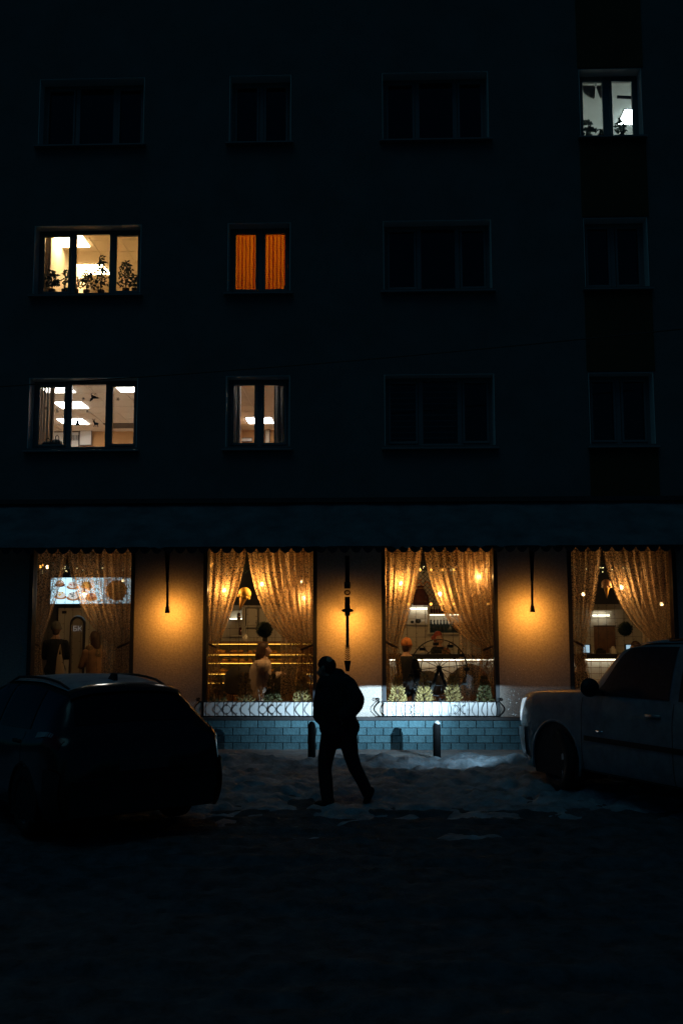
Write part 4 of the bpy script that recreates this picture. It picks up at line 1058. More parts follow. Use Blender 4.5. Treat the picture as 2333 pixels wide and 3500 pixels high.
hs = [(sh-f*.02-up*.05-side*.17, sh-f*.02-up*.05+side*.17, .13, .13), (sh-f*.05-up*.12, sh-f*.10-up*.62, .20, .23), (sh-f*.02-up*.1, sh+f*.16-up*.40, .15, .10), (sh-f*.10-side*.12, sh-f*.10+side*.12, .07, .07), (sh-f*.12, sh-f*.12-up*.10, .07, .05), (sh+f*.06-side*.08+up*.03, sh+f*.06+side*.08+up*.03, .04, .04)]
obj('hood', capsules(hs, .016), 'hoodie', t)
obj('hair_mass', capsules([(h-f*.05+up*.03, h-f*.10-up*.10, .105, .10), (h-f*.10-up*.1, h-f*.12-up*.2, .09, .07)], .016), 'hair_brown', t)
cafe_person(1391, 2207, 18.6, 'person in orange knit hat and dark coat behind the toy ferris wheel', 'dark_cloth', 'hair_brown', (.6, .8, 0), True, hat_m='orange_knit')
t, h, f, side, up, sh = cafe_person(1500, 2180, 20.95, 'barista with red hair tied in a bun standing behind the bar', 'dark_cloth', 'hair_red', (.8, -.6, -.15), False)
obj('hair_bun', capsules([(h-f*.13-up*.02, h-f*.15-up*.03, .055, .05)], .014), 'hair_red', t)
t, h, f, side, up, sh = cafe_person(193, 2150, 19.2, 'person in dark coat and grey hat standing below the menu screen', 'dark_cloth', 'hair_brown', (-.2, 1, 0), False, hat_m='grey_knit')
tote = thing('tote_bag', 'pale cloth tote bag on the shoulder of the person in grey hat', 'bag', (h.x+.13, h.y-.2, h.z-.9))
b0 = Vector((h.x+.12, h.y-.20, h.z-.50))
MB().add([b0+Vector(v) for v in ((-.02, -.05, 0), (.05, -.05, .02), (.14, -.06, -.38), (-.05, -.06, -.40), (-.02, .05, 0), (.05, .05, .02), (.14, .06, -.38), (-.05, .06, -.40))],
         [(0, 1, 2, 3), (4, 5, 6, 7), (0, 1, 5, 4), (1, 2, 6, 5), (2, 3, 7, 6), (3, 0, 4, 7)]).build('bag_body', 'tote', tote, bevel=.02)
MB().tube([b0+Vector((0, -.04, 0)), b0+Vector((.02, .02, .20)), b0+Vector((.04, .05, 0))], .010, 5).build('strap', 'tote', tote)
t, h, f, side, up, sh = cafe_person(322, 2180, 19.0, 'person in tan coat and spotted scarf right of the arched sign', 'tan_coat', 'hair_brown', (-.6, .7, 0), False, True)
obj('scarf', capsules([(sh-side*.10+up*.06, sh+side*.10+up*.06, .09, .09), (sh+up*.05-f*.06, sh-up*.05-f*.1, .08, .08)], .018), 'leopard', t)
cafe_person(2166, 2216, 19.6, 'dark haired customer beside the glowing tablet above the suv bonnet', 'dark_cloth', 'hair_brown', (-1, .3, -.2), True)
cafe_person(1985, 2262, 18.9, 'customer in dark clothes bending over the counter beside the suv mirror', 'dark_cloth', 'hair_brown', (1, .2, -.3), True)

# ------------------------------------------------------------------ lit rooms upstairs
RB = 23.4
def room(tagname, x0, x1, z0, z1, yb, wall, ceil, fl='off_floor', tiles=None):
    """an inward box behind the facade: floor, ceiling (with tiles), walls"""
    y0 = W+.345
    structure(tagname+'_floor', MB().box(x0, x1, y0, yb, z0-.08, z0), fl)
    c = structure(tagname+'_ceiling', MB().box(x0, x1, y0, yb, z1, z1+.08), ceil)
    w = structure(tagname+'_wall', MB().box(x0-.08, x0, y0, yb, z0-.08, z1+.08).box(x1, x1+.08, y0, yb, z0-.08, z1+.08).box(x0, x1, yb, yb+.08, z0-.08, z1+.08), wall)
    if tiles:
        ta, tb, ya, ybt = tiles
        me = MB().box(.011, .589, .011, .589, -.012, 0).mesh('tile'); me.materials.append(M[ceil])
        x = ta
        while x < tb:
            y = ya
            while y < ybt:
                o = obj('tile', me, None, c); o.location = (x, y, z1-.001); y += .6
            x += .6
    return c, w
def panel(px, py, z, m, label, size=.57, xy=None):
    p = PZ(px, py, z) if xy is None else Vector((*xy, z))
    t = thing('ceiling_light', label, 'ceiling light', (p.x, p.y, z-.02), 'office ceiling panels')
    MB().box(p.x-size/2-.012, p.x+size/2+.012, p.y-size/2-.012, p.y+size/2+.012, z-.022, z-.0135).build('frame', 'pvc', t)
    MB().box(p.x-size/2, p.x+size/2, p.y-size/2, p.y+size/2, z-.032, z-.0225).build('diffuser', m, t)
Z1c = ZT1+.28; F1 = ZB1-.85
xa, xb = PX(40, W), PX(640, W)
room('office', -8.6, xb, F1, Z1c, RB, 'off_orange', 'ceil_tile', tiles=(PX(96, W)-2.6, PX(96, W)+2.6, W+.5, RB-.6))
panel(245, 1381, Z1c, 'panel_cool', 'square ceiling light nearest in the office with reindeer stickers')
panel(250, 1437, Z1c, 'panel_cool', 'square ceiling light farther back in the office with reindeer stickers')
panel(450, 1322, Z1c, 'panel_cool', 'ceiling light at the top right of the office with reindeer stickers')
panel(195, 1325, Z1c, 'panel_cool', 'ceiling light at the top left behind the office blinds')
xc, xd = PX(640, W)+.1, PX(1180, W)
room('meeting_room', xc, xd, F1, Z1c, RB, 'off_orange', 'ceil_tile', tiles=(PX(771, W)-.6, PX(771, W)+2.2, W+.5, RB-.6))
panel(888, 1434, Z1c, 'panel_cool', 'bright ceiling light between the grey curtains')
panel(0, 0, Z1c, 'panel_cool', 'ceiling light near the window above the grey curtains', xy=(PX(880, W), W+1.2))
Z2c = ZT1+ST+.42; F2 = ZB1+ST-.85
room('plant_room', xa, xb, F2, Z2c, RB+.5, 'off_warm', 'ceil_warm', tiles=(PX(96, W)-.8, PX(96, W)+3.0, W+.5, RB-1.2))
panel(245, 820, Z2c, 'panel_warm', 'warm ceiling light nearest above the window plants')
panel(320, 917, Z2c, 'panel_warm', 'warm ceiling light low behind the tall window plant')
room('blind_room', xc, xd, F2, Z2c, RB-3, 'off_warm', 'ceil_warm')
panel(0, 0, Z2c, 'panel_dim', 'warm ceiling light hidden behind the orange blinds', xy=((cols[1][0]+cols[1][1])/2, W+1.6), size=.9)
F3 = ZB1+2*ST-.85; Z3c = ZT1+2*ST+.30
room('top_room', PX(1800, W), PX(2330, W)+.6, F3, Z3c, RB-2.4, 'grey_room', 'grey_room')
panel(2172, 394, Z3c, 'panel_white', 'bright square ceiling light in the top corner room')
a = P(2108, 330, W+.45); b = P(2190, 336, W+.45)
tag(MB().tube([a, b+Vector((.1, 0, 0))], .03, 8).build('curtain_rail', 'plastic'), 'dark rail crossing the right pane of the top corner window', 'rail')
# paper fan hanging in the left pane
c = P(2035, 290, W+.5); t = thing('paper_fan', 'pleated paper fan shade hanging in the top corner window', 'paper fan', c)
for s, a0, a1 in ((-1, 182, 262), (1, 284, 358)):
    m = MB(); n = 22; vs = []
    for k in range(n+1):
        a = R(a0+(a1-a0)*k/n); r = .27*(1.0 if k % 2 else .97); yo = .012*(1 if k % 2 else -1)
        vs += [(c.x+.03*math.cos(a), c.y+yo*.2, c.z+.03*math.sin(a)), (c.x+r*math.cos(a), c.y+yo*2, c.z+r*math.sin(a)), (c.x+r*math.cos(a), c.y+yo*2+.006, c.z+r*math.sin(a)), (c.x+.03*math.cos(a), c.y+yo*.2+.006, c.z+.03*math.sin(a))]
    fs = []
    for k in range(n):
        for e in range(4): fs.append((k*4+e, k*4+(e+1) % 4, k*4+4+(e+1) % 4, k*4+4+e))
    m.add(vs, fs).build('pleats', 'fan_shade', t)
MB().tube([c+Vector((0, 0, .02)), (c.x, c.y, Z3c)], .006, 5).build('cord', 'wire', t)
MB().ball(c, .02, 8, 6).build('pin', 'paper', t)
# orange vertical blinds
a, b, z0, z1 = wins[(1, 1)]; Yv = W+.40
t = thing('vertical_blinds', 'closed orange vertical blinds glowing in the window above the grey curtains', 'blinds', ((a+b)/2, Yv, z0))
n = 16; wv = (b-a)/n; sm = MB().add([(-wv*.70, 0, z0), (wv*.70, .026, z0), (wv*.70, .026, z1-.03), (-wv*.70, 0, z1-.03), (-wv*.70, .003, z0), (wv*.70, .029, z0), (wv*.70, .029, z1-.03), (-wv*.70, .003, z1-.03)],
        [(0, 1, 2, 3), (4, 5, 6, 7), (0, 1, 5, 4), (2, 3, 7, 6), (1, 2, 6, 5), (3, 0, 4, 7)]).mesh('slat')
rnd = random.Random(3)
for k in range(n):
    o = obj('slat', sm, 'blind_glow', t); o.location = (a+wv*(k+.5), Yv, 0); o.rotation_euler[2] = rnd.choice((0, 0, .1, .22, -.12))
MB().box(a, b, Yv-.02, Yv+.04, z1-.03, z1+.03).build('head_rail', 'orange_blind', t)
c = P(981, 985, Yv-.08); tag(MB().ball(c, .045, 10, 6, (1, .6, 1)).tube([c+Vector((.055*math.cos(k*.4), -.01, .055*math.sin(k*.4))) for k in range(17)], .012, 6).build('desk_clock', 'bag', None, smooth=True), 'small round clock in the corner of the orange blind window', 'clock')
# hidden-row blinds in the dark window
a, b, z0, z1 = wins[(2, 0)]; t = thing('venetian_blinds', 'half open horizontal blinds in the dark window right of the grey curtains', 'blinds', ((a+b)/2, Yv, z0))
sm = MB().box(0, (b-a)*.66, -.03, .03, 0, .004).mesh('slat')
for k in range(12):
    o = obj('slat', sm, 'curtain_grey', t); o.location = (a+.02, Yv, z0+.1+k*.105); o.rotation_euler[0] = .5
# curtains upstairs
def hang(name, x0, x1, z0, z1, Y, folds, m, label, amp=.04):
    nu = folds*8; vs = []; fs = []
    for j in range(2):
        for i in range(nu+1): u = i/nu; vs.append((x0+(x1-x0)*u, Y+amp*math.sin(u*folds*6.283), (z1, z0)[j]))
    for i in range(nu): fs.append((i, i+1, nu+2+i, nu+1+i))
    root = thing(name, label, 'curtain', ((x0+x1)/2, Y, z0), 'curtains upstairs')
    o = MB().add(vs, fs).build('cloth', m, root, smooth=True); md = o.modifiers.new('thick', 'SOLIDIFY'); md.thickness = .004
    MB().tube([(x0, Y, z1+.01), (x1, Y, z1+.01)], .012, 6).build('rod', 'pvc', root)
a, b, z0, z1 = wins[(1, 0)]
hang('curtain', a-.05, PX(822, W+.5, 1400), z0-.5, z1+.2, W+.5, 3, 'curtain_grey', 'grey curtain at the left side of the white lit office window')
hang('curtain', PX(936, W+.5, 1400), b+.05, z0-.5, z1+.2, W+.5, 4, 'curtain_grey', 'grey curtain at the right side of the white lit office window')
a, b, z0, z1 = wins[(0, 0)]
hang('curtain', PX(168, W+.55, 1400), PX(186, W+.55, 1400), z0-.5, z1+.2, W+.55, 2, 'curtain_beige', 'narrow beige curtain beside the blinds in the reindeer sticker window')
hang('curtain', PX(457, W+.5, 1400), PX(475, W+.5, 1400), z0-.5, z1+.2, W+.5, 1, 'curtain_beige', 'narrow beige curtain at the right edge of the reindeer sticker window')
t = thing('vertical_blinds', 'pale vertical blinds pulled to the left in the reindeer sticker window', 'blinds', (PX(145, W+.45), W+.45, z0))
for k, px in enumerate((132, 142, 151, 161)):
    x = PX(px, W+.45, 1400); MB().box(x-.022, x+.022, W+.44+.01*k, W+.444+.01*k, z0-.2, z1+.1).build('slat', 'off_white', t)
a, b, z0, z1 = wins[(0, 1)]
hang('curtain', PX(150, W+.5, 880), PX(174, W+.5, 880), z0-.5, z1+.3, W+.5, 2, 'curtain_beige', 'brown curtain at the left edge of the plant window')
# office furniture seen through the reindeer window
Yo = RB-.05
def flat_box(name, x0, y0, x1, y1, Y, d, m, label, cat, extra=None):
    a = P(x0, y1, Y); b = P(x1, y0, Y); t = thing(name, label, cat, ((a.x+b.x)/2, Y, a.z))
    MB().box(a.x, b.x, Y, Y+d, a.z, b.z).build('board', m, t, bevel=.004)
    MB().box(a.x-.02, b.x+.02, Y+.004, Y+d+.004, a.z-.02, b.z+.02).build('frame', 'vent', t)
    return t
flat_box('whiteboard', 180, 1477, 268, 1530, Yo-.03, .02, 'paper', 'white notice board with papers on the office back wall', 'board')
flat_box('wall_calendar', 272, 1472, 312, 1520, Yo-.06, .02, 'paper', 'white sheet calendar beside the office notice board', 'calendar')
for k in range(5):
    a = P(245+k*5, 1505, Yo-.05); tag(MB().box(a.x, a.x+.014, Yo-.05, Yo-.044, a.z, a.z+.13).build('pen', 'bag'), 'dark marker clipped on the office notice board', 'marker', 'markers on the notice board')
p = PZ(415, 1452, Z1c); t = thing('air_vent', 'dark slatted air vent in the ceiling of the reindeer sticker office', 'vent', (p.x, p.y, Z1c))
for k in range(6): MB().box(p.x-.36, p.x+.36, p.y-.27+k*.09, p.y-.21+k*.09, Z1c-.034, Z1c-.0145).build('slat', 'vent', t)
flat_box('wall_picture', 822, 1498, 860, 1507, Yo-.03, .02, 'paper', 'dark framed strip low on the wall between grey curtains', 'picture')
flat_box('room_door', 907, 1470, 920, 1530, Yo-.03, .02, 'off_white', 'pale door post at the back between the grey curtains', 'door')
# bags on the office sill
z0 = wins[(0, 0)][2]
for px, w, h, lab in ((165, .20, .10, 'dark handbag with looped handle on the office window sill'), (195, .18, .14, 'rounded dark handbag beside the other on the sill')):
    Yg = W+.42; x = PX(px, Yg, 1510); zb = PH(1515, Yg)
    t = thing('handbag', lab, 'bag', (x, Yg, zb), 'handbags on the office sill')
    MB().prism([(x-w/2, zb-.06), (x+w/2, zb-.06), (x+w*.45, zb+h*.5), (x+w*.25, zb+h*.75), (x-w*.25, zb+h*.75), (x-w*.45, zb+h*.5)], Yg-.06, Yg+.06).build('bag_body', 'bag', t, bevel=.015)
    MB().tube([(x-w*.2, Yg, zb+h*.7), (x-w*.17, Yg, zb+h*1.15), (x, Yg, zb+h*1.35), (x+w*.17, Yg, zb+h*1.15), (x+w*.2, Yg, zb+h*.7)], .009, 6).build('handle', 'bag', t)
# stickers on the reindeer window
Yk = fr_y+.026
def sticker(name, px, py, strokes, m, lab, cat='sticker', s=1.0, blobs=()):
    mbk = MB()
    for st in strokes:
        pts = st[0]; w = st[1]
        for i in range(len(pts)-1):
            a = P(px+pts[i][0]*s, py+pts[i][1]*s, Yk); b = P(px+pts[i+1][0]*s, py+pts[i+1][1]*s, Yk); d = (b-a)
            if d.length < 1e-6: continue
            nrm = Vector((-d.z, 0, d.x)).normalized()*w*.00506*s*.5
            k = len(mbk.v)*0.00001
            mbk.prism([(a.x+nrm.x, a.z+nrm.z), (b.x+nrm.x, b.z+nrm.z), (b.x-nrm.x, b.z-nrm.z), (a.x-nrm.x, a.z-nrm.z)], Yk-.001-k, Yk-k)
    for bx, by, bw, bh in blobs: disc(mbk, px+bx*s, py+by*s, bw*s, bh*s, Yk-.0015, 12)
    tag(mbk.build(name, m), lab, cat, 'stickers on the office window')
def flake(px, py, r, m, lab):
    sticker('snowflake_sticker', px, py, [([(-r*math.cos(a), -r*math.sin(a)), (r*math.cos(a), r*math.sin(a))], 1.6) for a in (0, 1.047, 2.094)], m, lab)
sticker('reindeer_sticker', 322, 1358, [([(-14, 12), (-6, 4)], 4), ([(10, 4), (14, 0), (13, 5)], 3), ([(-8, -2), (-10, -12), (-6, -14)], 2), ([(-6, -3), (-12, -10)], 2), ([(-10, 8), (-15, 14)], 2.5), ([(0, -10), (6, -13)], 2)], 'sticker', 'dark leaping reindeer sticker on the office window', blobs=((0, 0, 9, 5), (-7, -4, 4, 4), (7, 1, 5, 4), (-9, 6, 5, 4)))
sticker('reindeer_sticker', 326, 1446, [([(-6, -4), (-5, -10), (-11, -14)], 2), ([(-4, -8), (0, -16)], 2), ([(-5, -6), (-2, 2)], 6), ([(-4, 4), (-6, 13)], 2.5), ([(-1, 4), (0, 13)], 2), ([(8, 4), (9, 14)], 2.2), ([(6, 4), (5, 13)], 2)], 'sticker', 'dark standing reindeer sticker on the office window', blobs=((3, 2, 8, 4), (-6, -6, 3, 3)))
sticker('fir_tree_sticker', 265, 1442, [([(-9, 9), (9, 9)], 5), ([(-6, 4), (6, 4)], 6), ([(-4, -2), (4, -2)], 7), ([(-2, -8), (2, -8)], 8), ([(0, -14), (0, -6)], 3)], 'sticker', 'dark fir tree sticker on the office window')
flake(285, 1362, 6, 'sticker', 'dark snowflake sticker beside the leaping reindeer'); flake(403, 1364, 7, 'sticker', 'dark snowflake sticker alone on the right office pane')
flake(157, 1395, 6, 'sticker', 'dark snowflake sticker over the pale blinds'); flake(195, 1405, 7, 'sticker_w', 'pale snowflake sticker beside the beige curtain'); flake(298, 1406, 5, 'sticker_w', 'pale snowflake sticker between the two reindeer')
# plants on the sills
def plant(px, py, hpx, lab, seed, spread=26, n=60, big=1.0, Y=W+.42):
    rnd = random.Random(seed); b = P(px, py, Y); H = hpx*Y/FPX; S = spread*Y/FPX
    t = thing('house_plant', lab, 'plant', b, 'plants on the window sill')
    st = MB(); lf = MB()
    for k in range(4):
        a = rnd.uniform(-1, 1)*S*.6; y_ = rnd.uniform(-.05, .05)
        pts = [b, b+Vector((a*.4, y_*.4, H*.4)), b+Vector((a*.7, y_, H*rnd.uniform(.75, .98)))]; st.tube(pts, [.008, .006, .003], 5)
    for k in range(int(n*1.6)):
        h = rnd.random(); wv_ = S*(1-.75*max(0, h-.35)/.65)
        c = b+Vector((rnd.uniform(-1, 1)*wv_, rnd.uniform(-.07, .07), H*(.08+.9*h))); d = Vector((rnd.uniform(-1, 1), rnd.uniform(-.4, .4), rnd.uniform(-.8, .6))).normalized()
        s = d.cross(Vector((rnd.uniform(-.3, .3), 1, rnd.uniform(-.3, .3)))).normalized(); L = rnd.uniform(.045, .08)*big; w = L*.26*big**.5
        lf.add([c, c+d*L*.35+s*w, c+d*L, c+d*L*.35-s*w], [(0, 1, 2, 3)])
    st.build('stem', 'bark', t); lf.build('leaves', 'leaf', t)
    MB().lathe([(.05, -.14), (.065, -.02), (.06, -.02)], b, 12).build('pot', 'soil', t)
plant(178, 985, 62, 'broad leaved plant at the left of the warm plant window', 1, 22, 34, 1.4); plant(222, 985, 75, 'thin plant beside the first mullion of the plant window', 2, 12, 24)
plant(258, 985, 40, 'low leafy plant in the middle pane of the plant window', 3, 16, 30); plant(296, 988, 72, 'bushy plant below the ceiling light in the plant window', 4, 24, 70)
plant(345, 988, 122, 'tall slender plant right of the mullion in the plant window', 5, 24, 100); plant(430, 982, 95, 'bushy pyramid plant in the right pane of the plant window', 6, 34, 110); plant(462, 982, 40, 'low plant at the right edge of the plant window', 7, 16, 26)
plant(2012, 458, 50, 'big leaved plant at the left of the top corner window', 11, 13, 9, 2.0); plant(2052, 458, 16, 'low dark plant in the middle of the top corner window', 12, 20, 8, 1.3); plant(2122, 458, 55, 'dark drooping plant before the light in the top corner window', 13, 14, 16, 1.6)

# ------------------------------------------------------------------ cars
import bisect
def pchip(xs, ys):
    n = len(xs); h = [xs[i+1]-xs[i] for i in range(n-1)]; d = [(ys[i+1]-ys[i])/h[i] for i in range(n-1)]
    m = [0.0]*n; m[0] = d[0]; m[-1] = d[-1]
    for i in range(1, n-1):
        m[i] = 0 if d[i-1]*d[i] <= 0 else 2*d[i-1]*d[i]/(d[i-1]+d[i])
    def f(x):
        x = max(xs[0], min(xs[-1], x)); i = max(0, min(n-2, bisect.bisect_right(xs, x)-1)); t = (x-xs[i])/h[i]
        return (2*t**3-3*t*t+1)*ys[i]+(t**3-2*t*t+t)*h[i]*m[i]+(-2*t**3+3*t*t)*ys[i+1]+(t**3-t*t)*h[i]*m[i+1]
    return f
class Car:
    """lofted body: stations d (metres behind the nose); rings bottom, sill, mid, shoulder, belt, roof edge, crown, centre"""
    def __init__(s, st, front_axle):
        ds = [r[0] for r in st]; s.d0, s.d1 = ds[0], ds[-1]; s.fa = front_axle
        rings = []
        for (d, zb, wb, zm, wm, zs, ws, zl, wl, zr, wr, zt) in st:
            rings.append([(0, zb), (wb, zb), (wm, zm), (ws, zs), (wl, zl), (wr, zr), (wr*.55, zt-.012 if zt-zr < .2 else zr+(zt-zr)*.8), (0, zt)])
        s.fy = [pchip(ds, [r[k][0] for r in rings]) for k in range(8)]; s.fz = [pchip(ds, [r[k][1] for r in rings]) for k in range(8)]
    def S(s, d, t, off=0):
        ys = [f(d) for f in s.fy]; zs = [f(d) for f in s.fz]; k = list(range(8))
        y = pchip(k, ys)(t); z = pchip(k, zs)(t)
        return Vector((s.fa-d, y, z))
    def patch(s, d0, d1, t0, t1, off, nd=8, nt=5, side=1, fn=None):
        """a panel that follows the body, off metres proud of it; fn(u) trims d0..d1 per t"""
        vs = []; fs = []
        for i in range(nd+1):
            for j in range(nt+1):
                t = t0+(t1-t0)*j/nt; a, b = (d0, d1) if fn is None else fn(j/nt)
                d = a+(b-a)*i/nd; p = s.S(d, t); e = .01
                du = s.S(min(d+e, s.d1), t)-s.S(max(d-e, s.d0), t); dv = s.S(d, min(t+e, 7))-s.S(d, max(t-e, 0)); n = du.cross(dv)
                if n.length > 1e-9:
                    n.normalize()
                    if n.y*p.y+n.z*(p.z-.7) < 0: n = -n
                    p = p+n*off
                vs.append((p.x, p.y*side, p.z))
        for i in range(nd):
            for j in range(nt): fs.append((i*(nt+1)+j, i*(nt+1)+j+1, (i+1)*(nt+1)+j+1, (i+1)*(nt+1)+j))
        return MB().add(vs, fs)
    def body(s, arches, nd=130, nt=56):
        m = MB(); vs = []; fs = []
        for i in range(nd+1):
            d = s.d0+(s.d1-s.d0)*i/nd
            row = [s.S(d, 7*j/nt) for j in range(nt+1)]
            vs += [(p.x, p.y, p.z) for p in row]+[(p.x, -p.y, p.z) for p in row]
        w = 2*(nt+1)
        for i in range(nd):
            for j in range(nt):
                for k in (0, nt+1):
                    f = (i*w+k+j, i*w+k+j+1, (i+1)*w+k+j+1, (i+1)*w+k+j)
                    c = sum((Vector(vs[q]) for q in f), Vector())/4
                    if any((c.x-ax)**2+(c.z-az)**2 < r*r and abs(c.y) > .45 for ax, az, r in arches): continue
                    fs.append(f)
        for i in (0, nd):                                        # close nose and tail
            fs.append(tuple(i*w+j for j in range(nt+1))+tuple(i*w+nt+1+j for j in range(nt, -1, -1)))
        b = MB().add(vs, fs); me = bpy.data.meshes.new('body'); me.from_pydata(b.v, [], b.f); me.update()
        bb = bmesh.new(); bb.from_mesh(me); bmesh.ops.remove_doubles(bb, verts=bb.verts, dist=.0008); bmesh.ops.recalc_face_normals(bb, faces=bb.faces); bb.to_mesh(me); bb.free()
        me.polygons.foreach_set('use_smooth', [True]*len(me.polygons))
        return me
def put(name, mb, m, parent, smooth=True):
    me = mb if isinstance(mb, bpy.types.Mesh) else mb.mesh(name, smooth)
    if not me.materials: me.materials.append(M[m])
    o = bpy.data.objects.new(name, me); C.objects.link(o); o.parent = parent
    return o
def wheel(car, x, y, r, w, side, steer=0, spokes=5):
    root = bpy.data.objects.new('wheel', None); C.objects.link(root); root.parent = car; root.location = (x, y, r); root.rotation_euler[2] = steer
    prof = [(r*.66, -w/2), (r*.9, -w/2), (r*.98, -w*.4), (r, -w*.2), (r, w*.2), (r*.98, w*.4), (r*.9, w/2), (r*.66, w/2)]
    n = 36; vs = []
    for rr, yy in prof: vs += [(rr*math.cos(k*2*math.pi/n), yy, rr*math.sin(k*2*math.pi/n)) for k in range(n)]
    fs = [(i*n+k, i*n+(k+1) % n, ((i+1) % 8)*n+(k+1) % n, ((i+1) % 8)*n+k) for i in range(8) for k in range(n)]
    put('tyre', MB().add(vs, fs), 'tyre', root)
    m = MB(); yo = side*w*.42
    n = 30; vs = []
    for rr, yy in ((r*.68, -w*.4*side), (r*.68, yo), (r*.63, yo), (r*.60, yo-side*.03), (r*.60, -w*.35*side)): vs += [(rr*math.cos(k*2*math.pi/n), yy, rr*math.sin(k*2*math.pi/n)) for k in range(n)]
    m.add(vs, [(i*n+k, i*n+(k+1) % n, (i+1)*n+(k+1) % n, (i+1)*n+k) for i in range(4) for k in range(n)])
    for k in range(spokes):
        a = k*2*math.pi/spokes+.3; da = .16
        p = [(r*.12*math.cos(a+s*.6), r*.12*math.sin(a+s*.6)) for s in (-1, 1)]+[(r*.64*math.cos(a+s*da), r*.64*math.sin(a+s*da)) for s in (1, -1)]
        m.add([(x_, yo-side*.012, z_) for x_, z_ in p]+[(x_, yo-side*.05, z_) for x_, z_ in p], [(0, 1, 2, 3), (4, 5, 6, 7)]+[(i, (i+1) % 4, (i+1) % 4+4, i+4) for i in range(4)])
    m.add([(r*.17*math.cos(k*.5236), yo-side*.005, r*.17*math.sin(k*.5236)) for k in range(12)]+[(r*.17*math.cos(k*.5236), yo-side*.06, r*.17*math.sin(k*.5236)) for k in range(12)], [tuple(range(12))]+[(i, (i+1) % 12, (i+1) % 12+12, i+12) for i in range(12)])
    put('rim', m, 'rim', root, False)
    k = MB(); k.add([(r*.62*math.cos(q*.2094), -side*w*.1, r*.62*math.sin(q*.2094)) for q in range(30)], [tuple(range(30))]); put('brake_disc', k, 'plastic', root, False)
    return root
def lip(car, x, z, r, y, name='arch_lip', m='plastic', rad=.022):
    pts = []
    for k in range(21):
        a = R(-18+216*k/20); pts.append((x+r*math.cos(a), y, z+r*math.sin(a)))
    put(name, MB().tube(pts, rad, 6), m, car)
def liner(car, x, z, r, y0, y1):
    n = 20; vs = []
    for yy in (y0, y1): vs += [(x+r*math.cos(R(-25+230*k/n)), yy, z+r*math.sin(R(-25+230*k/n))) for k in range(n+1)]
    fs = [(k, k+1, n+2+k, n+1+k) for k in range(n)]+[tuple(range(n+1))]
    put('wheel_well', MB().add(vs, fs), 'plastic', car, False)

# ---- the silver suv with its headlights on
HEAD = R(25)+YAW
suv_st = [  # d, bottom z,w | mid z,w | shoulder z,w | belt z,w | roof edge z,w | crown z
    (0.00, .50, .55, .64, .66, .84, .70, .98, .66, 1.06, .58, 1.08), (0.06, .42, .70, .62, .80, .86, .84, 1.04, .80, 1.12, .72, 1.14), (0.20, .36, .86, .60, .94, .88, .95, 1.08, .92, 1.17, .82, 1.19),
    (0.5, .32, .93, .60, 1.0, .90, 1.0, 1.12, .98, 1.21, .84, 1.23), (1.0, .32, .95, .60, 1.005, .92, 1.0, 1.15, .98, 1.24, .82, 1.27), (1.35, .32, .95, .60, 1.005, .94, 1.0, 1.18, .97, 1.27, .80, 1.30),
    (1.55, .32, .95, .60, 1.005, .95, 1.0, 1.19, .965, 1.33, .79, 1.36), (1.78, .32, .95, .60, 1.005, .95, 1.0, 1.20, .96, 1.55, .775, 1.59), (2.08, .32, .95, .60, 1.005, .95, 1.0, 1.20, .96, 1.78, .75, 1.83),
    (2.5, .32, .95, .60, 1.005, .95, 1.0, 1.20, .96, 1.82, .745, 1.89), (3.5, .32, .95, .60, 1.005, .95, 1.0, 1.20, .96, 1.83, .745, 1.92), (4.5, .34, .95, .60, 1.0, .95, .99, 1.20, .95, 1.81, .73, 1.89),
    (4.95, .38, .92, .60, .97, .95, .96, 1.18, .92, 1.72, .70, 1.78), (5.08, .42, .86, .60, .92, .95, .90, 1.18, .86, 1.40, .68, 1.44), (5.13, .48, .8, .60, .86, .9, .84, 1.10, .80, 1.22, .66, 1.24)]
ctc = PZ(1932, 2700, 0.02)
fwd = Vector((-math.sin(HEAD), math.cos(HEAD), 0)); lft = Vector((-fwd.y, fwd.x, 0))
org = ctc-lft*.86
suv = thing('parked_suv', 'silver suv with snowy roof and headlights on facing the cafe', 'suv', (org.x, org.y, 0.0), None, math.atan2(fwd.y, fwd.x))
K = Car(suv_st, .98); WB = 2.95
arch = [(0, .40, .475), (-WB, .40, .475)]
put('body', K.body(arch), 'carsilver', suv)
for ax in (0, -WB):
    for s in (1, -1):
        liner(suv, ax, .40, .475, s*.985, s*.55); lip(suv, ax, .40, .478, s*.992, m='carsilver', rad=.018)
        wheel(suv, ax, s*.86, .395, .27, s, R(-12) if ax == 0 else 0)
